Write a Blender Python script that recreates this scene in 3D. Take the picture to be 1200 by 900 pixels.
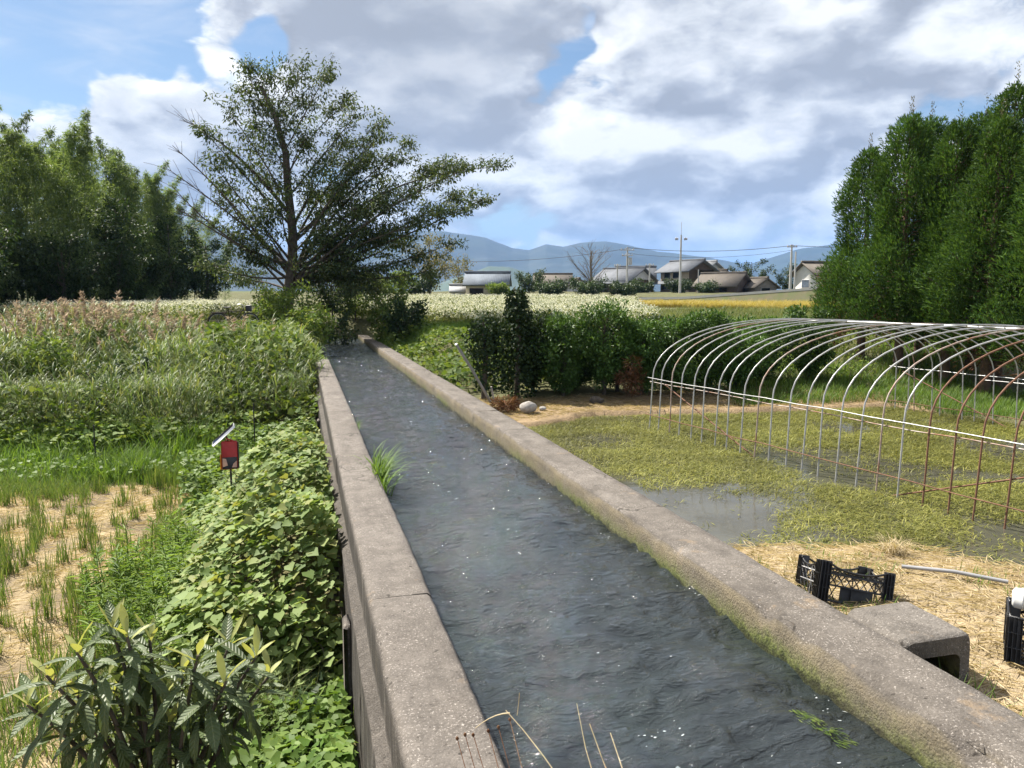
import bpy, math, random
import numpy as np
from mathutils import Vector, Matrix

for _o in list(bpy.data.objects):
    bpy.data.objects.remove(_o)
R = math.radians
rng = np.random.default_rng(11)
random.seed(11)
SC = bpy.context.scene
COL = SC.collection

# ------------------------------------------------------------------ camera
cam_d = bpy.data.cameras.new('camera')
cam_d.sensor_width = 36.0
cam_d.lens = 27.06
cam_d.clip_start = 0.05
cam_d.clip_end = 40000
cam = bpy.data.objects.new('camera', cam_d)
COL.objects.link(cam)
cam.location = (0, 0, 2.0)
cam.rotation_euler = (R(90 - 6.51), 0, R(-15.22))
SC.camera = cam

# ------------------------------------------------------------------ sky, sun, exposure
SUN_AZ, SUN_EL = R(-34), R(52)           # azimuth from +Y towards +X
SUN_DIR = Vector((math.sin(SUN_AZ) * math.cos(SUN_EL), math.cos(SUN_AZ) * math.cos(SUN_EL), math.sin(SUN_EL)))
SC.view_settings.view_transform = 'Standard'
SC.view_settings.look = 'None'
SC.view_settings.exposure = 1.32
SC.view_settings.gamma = 1.0
SC.view_settings.use_curve_mapping = False
SC.render.engine = 'CYCLES'
SC.cycles.use_denoising = True
SC.cycles.max_bounces = 8
SC.cycles.transparent_max_bounces = 4
SC.cycles.volume_bounces = 0


class NT:
    """small helper for node trees"""
    def __init__(s, tree):
        s.t = tree
        s.n = tree.nodes
        s.l = tree.links

    def new(s, typ, **kw):
        n = s.n.new(typ)
        for k, v in kw.items():
            setattr(n, k, v)
        return n

    def put(s, sock, v):
        if hasattr(v, 'is_output') or isinstance(v, bpy.types.NodeSocket):
            s.l.new(v, sock)
        else:
            if isinstance(v, tuple) and len(v) == 3 and sock.type == 'RGBA':
                v = (*v, 1)
            sock.default_value = v

    def math(s, op, a, b=None, c=None, clamp=False):
        n = s.new('ShaderNodeMath', operation=op, use_clamp=clamp)
        s.put(n.inputs[0], a)
        if b is not None:
            s.put(n.inputs[1], b)
        if c is not None:
            s.put(n.inputs[2], c)
        return n.outputs[0]

    def vmath(s, op, a, b=None):
        n = s.new('ShaderNodeVectorMath', operation=op)
        s.put(n.inputs[0], a)
        if b is not None:
            s.put(n.inputs[1], b)
        return n.outputs['Value'] if op in ('DOT_PRODUCT', 'LENGTH') else n.outputs[0]

    def mix(s, f, a, b, mode='MIX'):
        n = s.new('ShaderNodeMix', data_type='RGBA', blend_type=mode)
        s.put(n.inputs[0], f)
        s.put(n.inputs[6], a)
        s.put(n.inputs[7], b)
        return n.outputs[2]

    def noise(s, vec, scale, detail=4, rough=.5, dist=0.0):
        n = s.new('ShaderNodeTexNoise')
        if vec is not None:
            s.put(n.inputs['Vector'], vec)
        n.inputs['Scale'].default_value = scale
        n.inputs['Detail'].default_value = detail
        n.inputs['Roughness'].default_value = rough
        n.inputs['Distortion'].default_value = dist
        return n.outputs['Fac']

    def rng(s, v, a, b, c=0., d=1., smooth=False):
        n = s.new('ShaderNodeMapRange', clamp=True)
        if smooth:
            n.interpolation_type = 'SMOOTHSTEP'
        s.put(n.inputs[0], v)
        for i, q in enumerate((a, b, c, d)):
            n.inputs[i + 1].default_value = q
        return n.outputs[0]

    def ramp(s, f, stops):
        n = s.new('ShaderNodeValToRGB')
        e = n.color_ramp.elements
        while len(e) < len(stops):
            e.new(.5)
        for q, (p, c) in zip(e, stops):
            q.position = p
            q.color = (*c, 1)
        s.put(n.inputs[0], f)
        return n.outputs[0]

    def mapping(s, vec, scale=(1, 1, 1), loc=(0, 0, 0)):
        n = s.new('ShaderNodeMapping')
        s.put(n.inputs[0], vec)
        n.inputs['Location'].default_value = loc
        n.inputs['Scale'].default_value = scale
        return n.outputs[0]


world = bpy.data.worlds.new('World')
SC.world = world
world.use_nodes = True
W = NT(world.node_tree)
W.n.clear()
wo = W.new('ShaderNodeOutputWorld')
bg = W.new('ShaderNodeBackground')
bg.inputs['Strength'].default_value = 0.1
W.l.new(bg.outputs[0], wo.inputs[0])
sky = W.new('ShaderNodeTexSky', sky_type='NISHITA')
sky.sun_disc = False
sky.sun_elevation = SUN_EL
sky.sun_rotation = SUN_AZ
sky.altitude = 200
sky.air_density = 1.0
sky.dust_density = 0.6
sky.ozone_density = 1.6
SKYK, CLOUDK = .075, 5.3       # clear sky and cloud brightness
vdir = W.vmath('NORMALIZE', W.new('ShaderNodeTexCoord').outputs['Generated'])
sep = W.new('ShaderNodeSeparateXYZ')
W.l.new(vdir, sep.inputs[0])
vz = sep.outputs[2]
# clouds are laid out on the sphere of directions; 3 octaves of billows, flattened so that puffs are wider than tall


def puff(v, scale, smooth=.55):
    n = W.new('ShaderNodeTexVoronoi', feature='F1')
    n.inputs['Scale'].default_value = scale
    W.put(n.inputs['Vector'], v)
    return n.outputs['Distance']


def cloudfield(loc):
    v = W.mapping(vdir, (1, 1, 2.0), loc)
    wn = W.new('ShaderNodeTexNoise')
    wn.inputs['Scale'].default_value = 9.0
    wn.inputs['Detail'].default_value = 5
    W.put(wn.inputs['Vector'], v)
    v = W.vmath('ADD', v, W.vmath('MULTIPLY', W.vmath('SUBTRACT', wn.outputs['Color'], (.5, .5, .5)), (.16, .16, .16)))
    big = W.noise(v, 3.0, 3, .5, .0)
    f = W.math('MULTIPLY', big, .92)
    f = W.math('MULTIPLY_ADD', puff(v, 5.6), -.33, f)
    f = W.math('MULTIPLY_ADD', puff(v, 14.0), -.17, f)
    return W.math('MULTIPLY_ADD', W.noise(v, 22.0, 6, .62), .16, f)


# where the clouds of that day stood: direction, inner and outer angle, amount
BLOBS = [((-.240, .930, .265), 5, 15, -.24), ((-.12, .965, .225), 2, 9, -.14), ((-.33, .90, .30), 6, 16, -.20),
         ((.285, .922, .262), .6, 4.5, -.16), ((.345, .905, .250), .5, 3.2, -.10),
         ((.150, .943, .305), 5, 12, .16), ((.02, .955, .300), 2, 7, .12), ((-.24, .96, .150), 5, 11, .30), ((-.10, .98, .14), 4, 10, .24), ((-.38, .91, .16), 4, 10, .22), ((.62, .72, .30), 4, 14, .14)]
wb = W.new('ShaderNodeTexNoise')
wb.inputs['Scale'].default_value = 5.0
wb.inputs['Detail'].default_value = 3
W.put(wb.inputs['Vector'], vdir)
bdir = W.vmath('NORMALIZE', W.vmath('ADD', vdir, W.vmath('MULTIPLY', W.vmath('SUBTRACT', wb.outputs['Color'], (.5, .5, .5)), (.42, .42, .30))))
bias = None
for c, r0, r1, amp in BLOBS:
    d_ = Vector(c).normalized()
    b_ = W.math('MULTIPLY', W.rng(W.vmath('DOT_PRODUCT', bdir, tuple(d_)), math.cos(R(r1)), math.cos(R(r0)), 0, 1, True), amp)
    bias = b_ if bias is None else W.math('ADD', bias, b_)
L0 = (3.1, 1.7, .4)
n1 = cloudfield(L0)
n2_ = cloudfield((L0[0] - .020, L0[1] + .0, L0[2] + .075))     # the same field one step towards the sun
dens = W.math('ADD', n1, W.math('ADD', bias, .25))
cover = W.rng(dens, .375, .475, 0, 1, True)
thick = W.rng(dens, .46, .70, 0, 1, True)
lit = W.math('MULTIPLY_ADD', W.math('SUBTRACT', n2_, n1), -3.3, .47, clamp=True)
ccol = W.ramp(lit, [(0.0, (.33, .345, .375)), (.30, (.47, .49, .53)), (.50, (.66, .68, .70)), (.70, (.84, .85, .86)), (1.0, (1.12, 1.11, 1.09))])
ccol = W.mix(W.math('MULTIPLY', thick, .38), ccol, (.38, .405, .45))
heavy = W.rng(W.vmath('DOT_PRODUCT', bdir, tuple(Vector((.165, .940, .300)).normalized())), math.cos(R(10)), math.cos(R(3)), 0, .55, True)
ccol = W.mix(heavy, ccol, (.33, .35, .385))
cirrus = W.noise(W.mapping(vdir, (2.0, 5.0, 10.0), (0, 0, .3)), 2.0, 6, .6, .8)
cir = W.rng(cirrus, .42, .78, 0.0, .50, True)
blue = W.mix(1.0, sky.outputs[0], (SKYK * 1.18, SKYK * 1.22, SKYK * 1.20), 'MULTIPLY')
base = W.mix(cir, blue, (.66, .70, .76))
col = W.mix(cover, base, ccol)
# pale air near the horizon
hz = W.rng(vz, -.02, .13, .82, 0.0, True)
col = W.mix(hz, col, (.42, .515, .635))
col = W.mix(1.0, col, (CLOUDK, CLOUDK, CLOUDK), 'MULTIPLY')
W.l.new(col, bg.inputs['Color'])

sun_d = bpy.data.lights.new('sun', 'SUN')
sun_d.energy = 5.0
sun_d.angle = R(0.55)
sun_d.color = (1.0, .94, .84)
sun = bpy.data.objects.new('sun', sun_d)
COL.objects.link(sun)
sun.location = (-30, 20, 40)
sun.rotation_euler = (-SUN_DIR).to_track_quat('-Z', 'Y').to_euler()


# ------------------------------------------------------------------ numeric helpers
def _hash(ix, iy, iz, seed):
    h = (ix.astype(np.int64) * 374761393 + iy.astype(np.int64) * 668265263 + iz.astype(np.int64) * 2147483647 + seed * 974711) & 0xffffffff
    h = ((h ^ (h >> 13)) * 1274126177) & 0xffffffff
    h = (h ^ (h >> 16)) & 0xffffffff
    return h / 4294967295.0


def vnoise(p, seed=0):
    p = np.asarray(p, float)
    i = np.floor(p).astype(np.int64)
    f = p - i
    f = f * f * (3 - 2 * f)
    out = 0
    for dx in (0, 1):
        for dy in (0, 1):
            for dz in (0, 1):
                w = (f[:, 0] if dx else 1 - f[:, 0]) * (f[:, 1] if dy else 1 - f[:, 1]) * (f[:, 2] if dz else 1 - f[:, 2])
                out = out + w * _hash(i[:, 0] + dx, i[:, 1] + dy, i[:, 2] + dz, seed)
    return out


def fbm(p, octv=4, seed=0, gain=.5):
    p = np.asarray(p, float)
    a, s, t = 1.0, 0, 0
    for o in range(octv):
        s = s + a * vnoise(p * (2 ** o) + o * 17.3, seed + o)
        t += a
        a *= gain
    return s / t            # 0..1, mean .5


def n2(x, y, sc, octv=3, seed=0):
    x = np.atleast_1d(np.asarray(x, float))
    y = np.atleast_1d(np.asarray(y, float)) + np.zeros_like(x)
    return fbm(np.stack([x * sc, y * sc, np.zeros_like(x)], 1), octv, seed)


def sstep(a, b, x):
    t = np.clip((np.asarray(x, float) - a) / (b - a), 0, 1)
    return t * t * (3 - 2 * t)


def unit(v):
    v = np.asarray(v, float)
    return v / np.maximum(np.linalg.norm(v, axis=-1, keepdims=True), 1e-9)


def rdir(n):
    return unit(rng.normal(size=(n, 3)))


# ------------------------------------------------------------------ mesh helpers
def make_mesh(name, parts, mats, smooth=False):
    """parts: list of (V (n,3), F (m,k), material index)"""
    Vs, L, LS, MI = [], [], [], []
    off = 0
    lo = 0
    for V, F, m in parts:
        V = np.asarray(V, float).reshape(-1, 3)
        F = np.asarray(F, np.int64)
        if len(F) == 0:
            continue
        Vs.append(V)
        L.append((F + off).ravel())
        k = F.shape[1]
        LS.append(lo + np.arange(len(F)) * k)
        lo += F.size
        MI.append(np.full(len(F), m, np.int32) if np.isscalar(m) else np.asarray(m, np.int32))
        off += len(V)
    V = np.concatenate(Vs)
    L = np.concatenate(L)
    LS = np.concatenate(LS)
    MI = np.concatenate(MI)
    me = bpy.data.meshes.new(name)
    me.vertices.add(len(V))
    me.vertices.foreach_set('co', V.astype(np.float32).ravel())
    me.loops.add(len(L))
    me.loops.foreach_set('vertex_index', L.astype(np.int32))
    me.polygons.add(len(LS))
    me.polygons.foreach_set('loop_start', LS.astype(np.int32))
    me.polygons.foreach_set('material_index', MI)
    if smooth:
        me.polygons.foreach_set('use_smooth', np.ones(len(LS), bool))
    for m in mats:
        me.materials.append(m)
    me.update(calc_edges=True)
    return me


def link(name, me, parent=None, loc=None, rot=None):
    o = bpy.data.objects.new(name, me)
    COL.objects.link(o)
    if parent is not None:
        o.parent = parent
    if loc is not None:
        o.location = loc
    if rot is not None:
        o.rotation_euler = rot
    return o


def build(name, parts, mats, parent=None, loc=None, rot=None, smooth=False):
    if not isinstance(mats, (list, tuple)):
        mats = [mats]
    return link(name, make_mesh(name, parts, mats, smooth), parent, loc, rot)


def tag(o, label, cat, group=None, kind=None):
    if label:
        o['label'] = label
    if cat:
        o['category'] = cat
    if group:
        o['group'] = group
    if kind:
        o['kind'] = kind
    return o


def struct(o, kind='structure', label=None):
    o['kind'] = kind
    if label:
        o['label'] = label
    return o


def thing(name, label, cat, loc=(0, 0, 0), rotz=0., group=None, rot=None):
    o = bpy.data.objects.new(name, None)
    o.empty_display_size = .2
    COL.objects.link(o)
    o.location = loc
    o.rotation_euler = rot if rot is not None else (0, 0, rotz)
    return tag(o, label, cat, group)


def box(x0, x1, y0, y1, z0, z1):
    V = np.array([(x, y, z) for z in (z0, z1) for y in (y0, y1) for x in (x0, x1)], float)
    F = np.array([(0, 2, 3, 1), (4, 5, 7, 6), (0, 1, 5, 4), (2, 6, 7, 3), (0, 4, 6, 2), (1, 3, 7, 5)])
    return V, F


def rbox(x0, x1, y0, y1, z0, z1, b):
    """box with all edges chamfered by b"""
    V, F = [], []
    X, Y, Z = (x0, x1), (y0, y1), (z0, z1)
    idx = {}
    for i in (0, 1):
        for j in (0, 1):
            for k in (0, 1):
                sx, sy, sz = (1, -1)[i], (1, -1)[j], (1, -1)[k]
                for a in range(3):
                    p = [X[i] + sx * b, Y[j] + sy * b, Z[k] + sz * b]
                    p[a] = (X[i], Y[j], Z[k])[a]
                    idx[(i, j, k, a)] = len(V)
                    V.append(p)
    quads = []
    for a in range(3):
        u, v = [(1, 2), (2, 0), (0, 1)][a]
        for s in (0, 1):
            c = []
            for (p, r) in ((0, 0), (1, 0), (1, 1), (0, 1)):
                t = [0, 0, 0]
                t[a] = s
                t[u] = p
                t[v] = r
                c.append(idx[(*t, a)])
            quads.append(c if s else c[::-1])
    for a in range(3):
        u, v = [(1, 2), (2, 0), (0, 1)][a]
        for p in (0, 1):
            for r in (0, 1):
                t0 = [0, 0, 0]
                t0[u] = p
                t0[v] = r
                t1 = list(t0)
                t1[a] = 1
                quads.append([idx[(*t0, u)], idx[(*t1, u)], idx[(*t1, v)], idx[(*t0, v)]])
    tris = [[idx[(i, j, k, 0)], idx[(i, j, k, 1)], idx[(i, j, k, 2)]] for i in (0, 1) for j in (0, 1) for k in (0, 1)]
    return [(np.array(V), np.array(quads)), (np.array(V), np.array(tris))]


def rb(x0, x1, y0, y1, z0, z1, b, m=0):
    return [(v, f, m) for v, f in rbox(x0, x1, y0, y1, z0, z1, b)]


def tube(pts, rad, sides=6, cap=True):
    P = np.asarray(pts, float)
    k = len(P)
    r = np.broadcast_to(np.asarray(rad, float), (k,))
    T = unit(np.gradient(P, axis=0))
    ref = np.array([0, 0, 1.0]) if abs(T[0, 2]) < .9 else np.array([1.0, 0, 0])
    U = np.zeros_like(P)
    u = unit(np.cross(T[0], ref))
    for i in range(k):
        u = unit(u - T[i] * np.dot(u, T[i]))
        U[i] = u
    B = np.cross(T, U)
    a = np.arange(sides) * 2 * math.pi / sides
    V = P[:, None, :] + r[:, None, None] * (np.cos(a)[None, :, None] * U[:, None, :] + np.sin(a)[None, :, None] * B[:, None, :])
    V = V.reshape(-1, 3)
    F = []
    for i in range(k - 1):
        for j in range(sides):
            j2 = (j + 1) % sides
            F.append((i * sides + j, i * sides + j2, (i + 1) * sides + j2, (i + 1) * sides + j))
    out = [(V, np.array(F))]
    if cap:
        V2 = np.concatenate([V[:sides], P[:1], V[-sides:], P[-1:]])
        F3 = []
        for j in range(sides):
            j2 = (j + 1) % sides
            F3.append((j2, j, sides))
            F3.append((sides + 1 + j, sides + 1 + j2, 2 * sides + 1))
        out.append((V2, np.array(F3)))
    return out


def tb(pts, rad, sides=6, m=0, cap=True):
    return [(v, f, m) for v, f in tube(pts, rad, sides, cap)]


def bez(p0, c, p1, n=8):
    t = np.linspace(0, 1, n)[:, None]
    p0, c, p1 = (np.asarray(a, float) for a in (p0, c, p1))
    return (1 - t) ** 2 * p0 + 2 * t * (1 - t) * c + t * t * p1


def kites(P, D, N, L, Wd, fold=.18, curl=.1, mid=.45):
    """folded leaf quads: two triangles each"""
    n = len(P)
    L = np.broadcast_to(np.asarray(L, float), (n,))[:, None]
    Wd = np.broadcast_to(np.asarray(Wd, float), (n,))[:, None]
    D = unit(D)
    S = unit(np.cross(D, N))
    N2 = np.cross(S, D)
    a = P
    b = P + D * L * mid + S * Wd * .5 + N2 * fold * Wd
    c = P + D * L - N2 * curl * L
    d = P + D * L * mid - S * Wd * .5 + N2 * fold * Wd
    V = np.stack([a, b, c, d], 1).reshape(-1, 3)
    o = np.arange(n)[:, None] * 4
    F = np.concatenate([o + np.array([[0, 1, 2]]), o + np.array([[0, 2, 3]])])
    return V, F


def blades(P, A, L, Wd, bend, nseg=3, upv=None):
    """grass blades: tapering strips that bend along the horizontal direction A"""
    n = len(P)
    L = np.broadcast_to(np.asarray(L, float), (n,))
    Wd = np.broadcast_to(np.asarray(Wd, float), (n,))
    bend = np.broadcast_to(np.asarray(bend, float), (n,))
    A = unit(A)
    Z = np.array([0, 0, 1.0])
    S = unit(np.cross(A, Z))
    th0 = rng.uniform(.0, .25, n)
    rows = []
    p = P.copy()
    for i in range(nseg + 1):
        t = i / nseg
        w = Wd * (1 - t ** 1.6) * .5 + Wd * .04
        if i > 0:
            th = th0 + bend * (t - .5 / nseg)
            p = p + (A * np.sin(th)[:, None] + Z * np.cos(th)[:, None]) * (L / nseg)[:, None]
        rows.append(np.stack([p - S * w[:, None], p + S * w[:, None]], 1))
    V = np.stack(rows, 1).reshape(-1, 3)            # n,(nseg+1),2
    o = np.arange(n)[:, None] * (2 * (nseg + 1))
    F = np.concatenate([o + np.array([[2 * i, 2 * i + 1, 2 * i + 3, 2 * i + 2]]) for i in range(nseg)])
    return V, F


def scatter(tmpls, pos, scale=1., tilt=.1, rotz=None):
    """tmpls: list of templates, each a list of (V, F, m). returns merged parts"""
    n = len(pos)
    scale = np.broadcast_to(np.asarray(scale, float), (n,))
    idx = rng.integers(0, len(tmpls), n)
    az = rng.uniform(0, 2 * math.pi, n) if rotz is None else np.broadcast_to(rotz, (n,))
    tx, ty = rng.normal(0, tilt, n), rng.normal(0, tilt, n)
    out = []
    for k, T in enumerate(tmpls):
        s = np.where(idx == k)[0]
        if len(s) == 0:
            continue
        c, sn = np.cos(az[s]), np.sin(az[s])
        for V, F, m in T:
            x = V[None, :, 0] * c[:, None] - V[None, :, 1] * sn[:, None]
            y = V[None, :, 0] * sn[:, None] + V[None, :, 1] * c[:, None]
            z = np.broadcast_to(V[None, :, 2], x.shape)
            x = x + z * tx[s][:, None]
            y = y + z * ty[s][:, None]
            Q = np.stack([x, y, z], 2) * scale[s][:, None, None] + pos[s][:, None, :]
            o = (np.arange(len(s)) * len(V))[:, None, None]
            FF = (F[None] + o).reshape(-1, F.shape[1])
            mm = m if np.isscalar(m) else np.tile(m, len(s))
            out.append((Q.reshape(-1, 3), FF, mm))
    return out


def xf(parts, M):
    """apply a 4x4 matrix to parts"""
    A = np.array(M)
    return [(np.asarray(V) @ A[:3, :3].T + A[:3, 3], F, m) for V, F, m in parts]


# ------------------------------------------------------------------ materials
def mat(name):
    m = bpy.data.materials.new(name)
    m.use_nodes = True
    t = NT(m.node_tree)
    b = m.node_tree.nodes['Principled BSDF']
    return m, t, b


def solid(name, c1, c2=None, scale=6., rough=.7, bump=0., bscale=30., metal=0., spec=.4, detail=5, coord='Object', contrast=(.35, .65)):
    m, t, b = mat(name)
    co = t.new('ShaderNodeTexCoord').outputs[coord]
    if c2 is None:
        c2 = tuple(x * .72 for x in c1)
    f = t.rng(t.noise(co, scale, detail, .6), contrast[0], contrast[1])
    t.put(b.inputs['Base Color'], t.mix(f, c2, c1))
    t.put(b.inputs['Roughness'], t.rng(t.noise(co, scale * 2.3, 3), .3, .7, max(rough - .12, .02), min(rough + .12, 1)))
    b.inputs['Metallic'].default_value = metal
    b.inputs['Specular IOR Level'].default_value = spec
    if bump > 0:
        bn = t.new('ShaderNodeBump')
        bn.inputs['Strength'].default_value = bump
        bn.inputs['Distance'].default_value = .02
        t.put(bn.inputs['Height'], t.noise(co, bscale, 5, .65))
        t.l.new(bn.outputs[0], b.inputs['Normal'])
    return m


def leafm(name, cols, trans=.32, rough=.5, spec=.35, tcol=None, patch=.0, pscale=.6):
    """leaf material: colour differs from leaf to leaf, light shines through"""
    m, t, b = mat(name)
    g = t.new('ShaderNodeNewGeometry')
    f = g.outputs['Random Per Island']
    k = len(cols)
    c = t.ramp(f, [((i + .0) / max(k - 1, 1), q) for i, q in enumerate(cols)])
    oi = t.new('ShaderNodeObjectInfo')
    v = t.rng(oi.outputs['Random'], 0, 1, .86, 1.14)
    if patch > 0:
        pn = t.rng(t.noise(g.outputs['Position'], pscale, 3), .3, .7, 1 - patch, 1 + patch)
        v = t.math('MULTIPLY', v, pn)
    comb = t.new('ShaderNodeCombineXYZ')
    for i in range(3):
        t.l.new(v, comb.inputs[i])
    c = t.mix(1.0, c, comb.outputs[0], 'MULTIPLY')
    t.put(b.inputs['Base Color'], c)
    b.inputs['Roughness'].default_value = rough
    b.inputs['Specular IOR Level'].default_value = spec
    tr = t.new('ShaderNodeBsdfTranslucent')
    t.put(tr.inputs['Color'], t.mix(1.0, c, tcol or (1.25, 1.2, .55), 'MULTIPLY'))
    mx = t.new('ShaderNodeMixShader')
    mx.inputs[0].default_value = trans
    t.l.new(b.outputs[0], mx.inputs[1])
    t.l.new(tr.outputs[0], mx.inputs[2])
    t.l.new(mx.outputs[0], m.node_tree.nodes['Material Output'].inputs['Surface'])
    return m


def concrete(name, c1, c2, moss=0.0, moss_z=(-.30, -.08), fleck=.5, streak_shade=.92):
    m, t, b = mat(name)
    g = t.new('ShaderNodeNewGeometry')
    p = g.outputs['Position']
    big = t.rng(t.noise(p, .9, 5, .6), .35, .65)
    mid = t.rng(t.noise(p, 7, 6, .65), .3, .7)
    c = t.mix(big, c1, c2)
    c = t.mix(t.math('MULTIPLY', mid, .7), c, tuple(x * .55 for x in c1))
    # exposed aggregate: irregular pale and dark grains
    vo = t.new('ShaderNodeTexVoronoi')
    vo.inputs['Scale'].default_value = 70
    t.put(vo.inputs['Vector'], p)
    g1 = t.noise(p, 75, 3, .7, .4)
    g2 = t.noise(t.mapping(p, (1, 1, 1), (5.3, 2.1, .7)), 48, 4, .75, .3)
    zone = t.rng(t.noise(p, 2.6, 4, .6), .38, .62, .25, 1)
    pale = t.math('MULTIPLY', t.rng(g1, .57, .66), zone)
    c = t.mix(t.math('MULTIPLY', pale, fleck), c, (.56, .51, .46))
    dark = t.rng(g2, .55, .68)
    c = t.mix(t.math('MULTIPLY', dark, .75), c, (.055, .046, .038))
    pit = t.rng(t.noise(p, 17, 2, .5), .70, .74)
    c = t.mix(t.math('MULTIPLY', pit, .8), c, (.03, .026, .022))
    ck = t.new('ShaderNodeTexVoronoi', feature='DISTANCE_TO_EDGE')
    ck.inputs['Scale'].default_value = .55
    wp_ = t.new('ShaderNodeTexNoise')
    wp_.inputs['Scale'].default_value = 3.0
    wp_.inputs['Detail'].default_value = 6
    t.put(wp_.inputs['Vector'], p)
    t.put(ck.inputs['Vector'], t.vmath('ADD', p, t.vmath('MULTIPLY', wp_.outputs['Color'], (.5, .5, .5))))
    crack = t.math('MULTIPLY', t.rng(ck.outputs['Distance'], .002, .007, 1, 0), t.rng(t.noise(p, .7, 2), .48, .56))
    c = t.mix(t.math('MULTIPLY', crack, .8), c, (.03, .026, .022))
    stain = t.rng(t.noise(t.mapping(p, (2.2, .8, 1)), 1.5, 6, .7), .50, .66, 0, .55)
    c = t.mix(stain, c, tuple(x * .42 for x in c1))
    lichen = t.rng(t.noise(p, 2.3, 6, .7), .60, .74, 0, .6)
    c = t.mix(lichen, c, (.30, .21, .12))
    sp = t.new('ShaderNodeSeparateXYZ')
    t.l.new(p, sp.inputs[0])
    if moss > 0:
        # moss and a wet dark line near the running water
        ochre = t.math('MULTIPLY', t.rng(t.noise(p, 2.2, 5, .65), .32, .6, .35, 1), t.math('MULTIPLY', t.rng(t.vmath('DOT_PRODUCT', g.outputs['Normal'], (0, 0, 1)), .25, .6, 1, 0), .8))
        c = t.mix(ochre, c, t.mix(t.noise(p, 30, 3), (.13, .105, .06), (.30, .25, .165)))
        nz = t.math('MULTIPLY_ADD', t.noise(p, 9, 5, .7), .22, -.11)
        hz_ = t.math('ADD', sp.outputs[2], nz)
        mm = t.rng(hz_, moss_z[0], moss_z[1], 1, 0, True)
        patch = t.rng(t.noise(p, .55, 3), .42, .58, .25, 1)
        side = t.rng(t.vmath('DOT_PRODUCT', g.outputs['Normal'], (0, 0, 1)), .3, .7, 1, 0)
        mf = t.math('MULTIPLY', t.math('MULTIPLY', mm, patch), t.math('MULTIPLY', side, moss))
        mc = t.mix(t.rng(t.noise(p, 40, 4), .35, .65), (.04, .065, .012), (.15, .20, .03))
        c = t.mix(mf, c, mc)
        wet = t.rng(hz_, -.27, -.20, .8, 0, True)
        c = t.mix(t.math('MULTIPLY', wet, side), c, (.025, .022, .017))
    else:
        # rain streaks, and shade of upright faces painted into the colour
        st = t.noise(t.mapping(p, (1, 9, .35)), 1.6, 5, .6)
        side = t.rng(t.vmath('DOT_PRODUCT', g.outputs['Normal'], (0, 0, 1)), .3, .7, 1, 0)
        c = t.mix(t.math('MULTIPLY', t.rng(st, .36, .56, .62, 1), t.math('MULTIPLY', side, streak_shade)), c, (.045, .040, .035))
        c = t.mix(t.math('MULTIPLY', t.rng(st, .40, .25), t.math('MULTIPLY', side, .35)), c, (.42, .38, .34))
    t.put(b.inputs['Base Color'], c)
    b.inputs['Roughness'].default_value = .92
    b.inputs['Specular IOR Level'].default_value = .25
    h = t.math('ADD', t.math('MULTIPLY', t.noise(p, 55, 5, .7), .8), t.math('MULTIPLY', vo.outputs['Distance'], -.3))
    h = t.math('ADD', h, t.math('MULTIPLY', t.noise(p, 12, 4), .4))
    bn = t.new('ShaderNodeBump')
    bn.inputs['Strength'].default_value = .9
    bn.inputs['Distance'].default_value = .010
    t.put(bn.inputs['Height'], h)
    t.l.new(bn.outputs[0], b.inputs['Normal'])
    return m


MT = {}
MT['concrete'] = concrete('concrete_wall', (.130, .114, .099), (.190, .169, .149), moss=1.0, fleck=.7)
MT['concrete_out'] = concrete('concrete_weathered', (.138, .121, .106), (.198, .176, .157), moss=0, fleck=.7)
MT['concrete_box'] = concrete('concrete_box', (.150, .134, .118), (.21, .19, .168), moss=0, fleck=.7, streak_shade=.25)
MT['concrete_dark'] = concrete('concrete_old_dark', (.10, .085, .07), (.14, .12, .10), moss=1.0, fleck=.2)
MT['black_plastic'] = solid('black_plastic', (.018, .018, .02), (.011, .011, .012), 12, .42, .1, 60, spec=.5)
MT['galv'] = solid('galvanised_pipe', (.50, .50, .49), (.34, .34, .34), 5, .42, 0, metal=.35)
MT['rust'] = solid('rusty_pipe', (.21, .105, .062), (.12, .062, .04), 9, .85, .2, 80)
MT['halfrust'] = solid('half_rusted_pipe', (.45, .43, .40), (.24, .11, .06), 3.5, .6, .1, 60, metal=.2)
MT['bark'] = solid('grey_bark', (.115, .095, .075), (.055, .045, .036), 9, .95, .6, 25)
MT['sugi_bark'] = solid('red_brown_bark', (.16, .10, .065), (.08, .05, .034), 9, .95, .6, 25)
MT['twig'] = solid('pale_twig', (.21, .18, .15), (.12, .10, .085), 9, .9)
MT['culm'] = solid('bamboo_culm', (.16, .22, .07), (.10, .15, .05), 3, .5)
MT['black_post'] = solid('black_post', (.02, .02, .02), None, 8, .6)
MT['white_paint'] = solid('white_paint', (.72, .72, .70), (.60, .60, .58), 3, .6)
MT['stone'] = solid('pale_stone', (.42, .40, .37), (.24, .22, .20), 7, .9, .4, 20)

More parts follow.
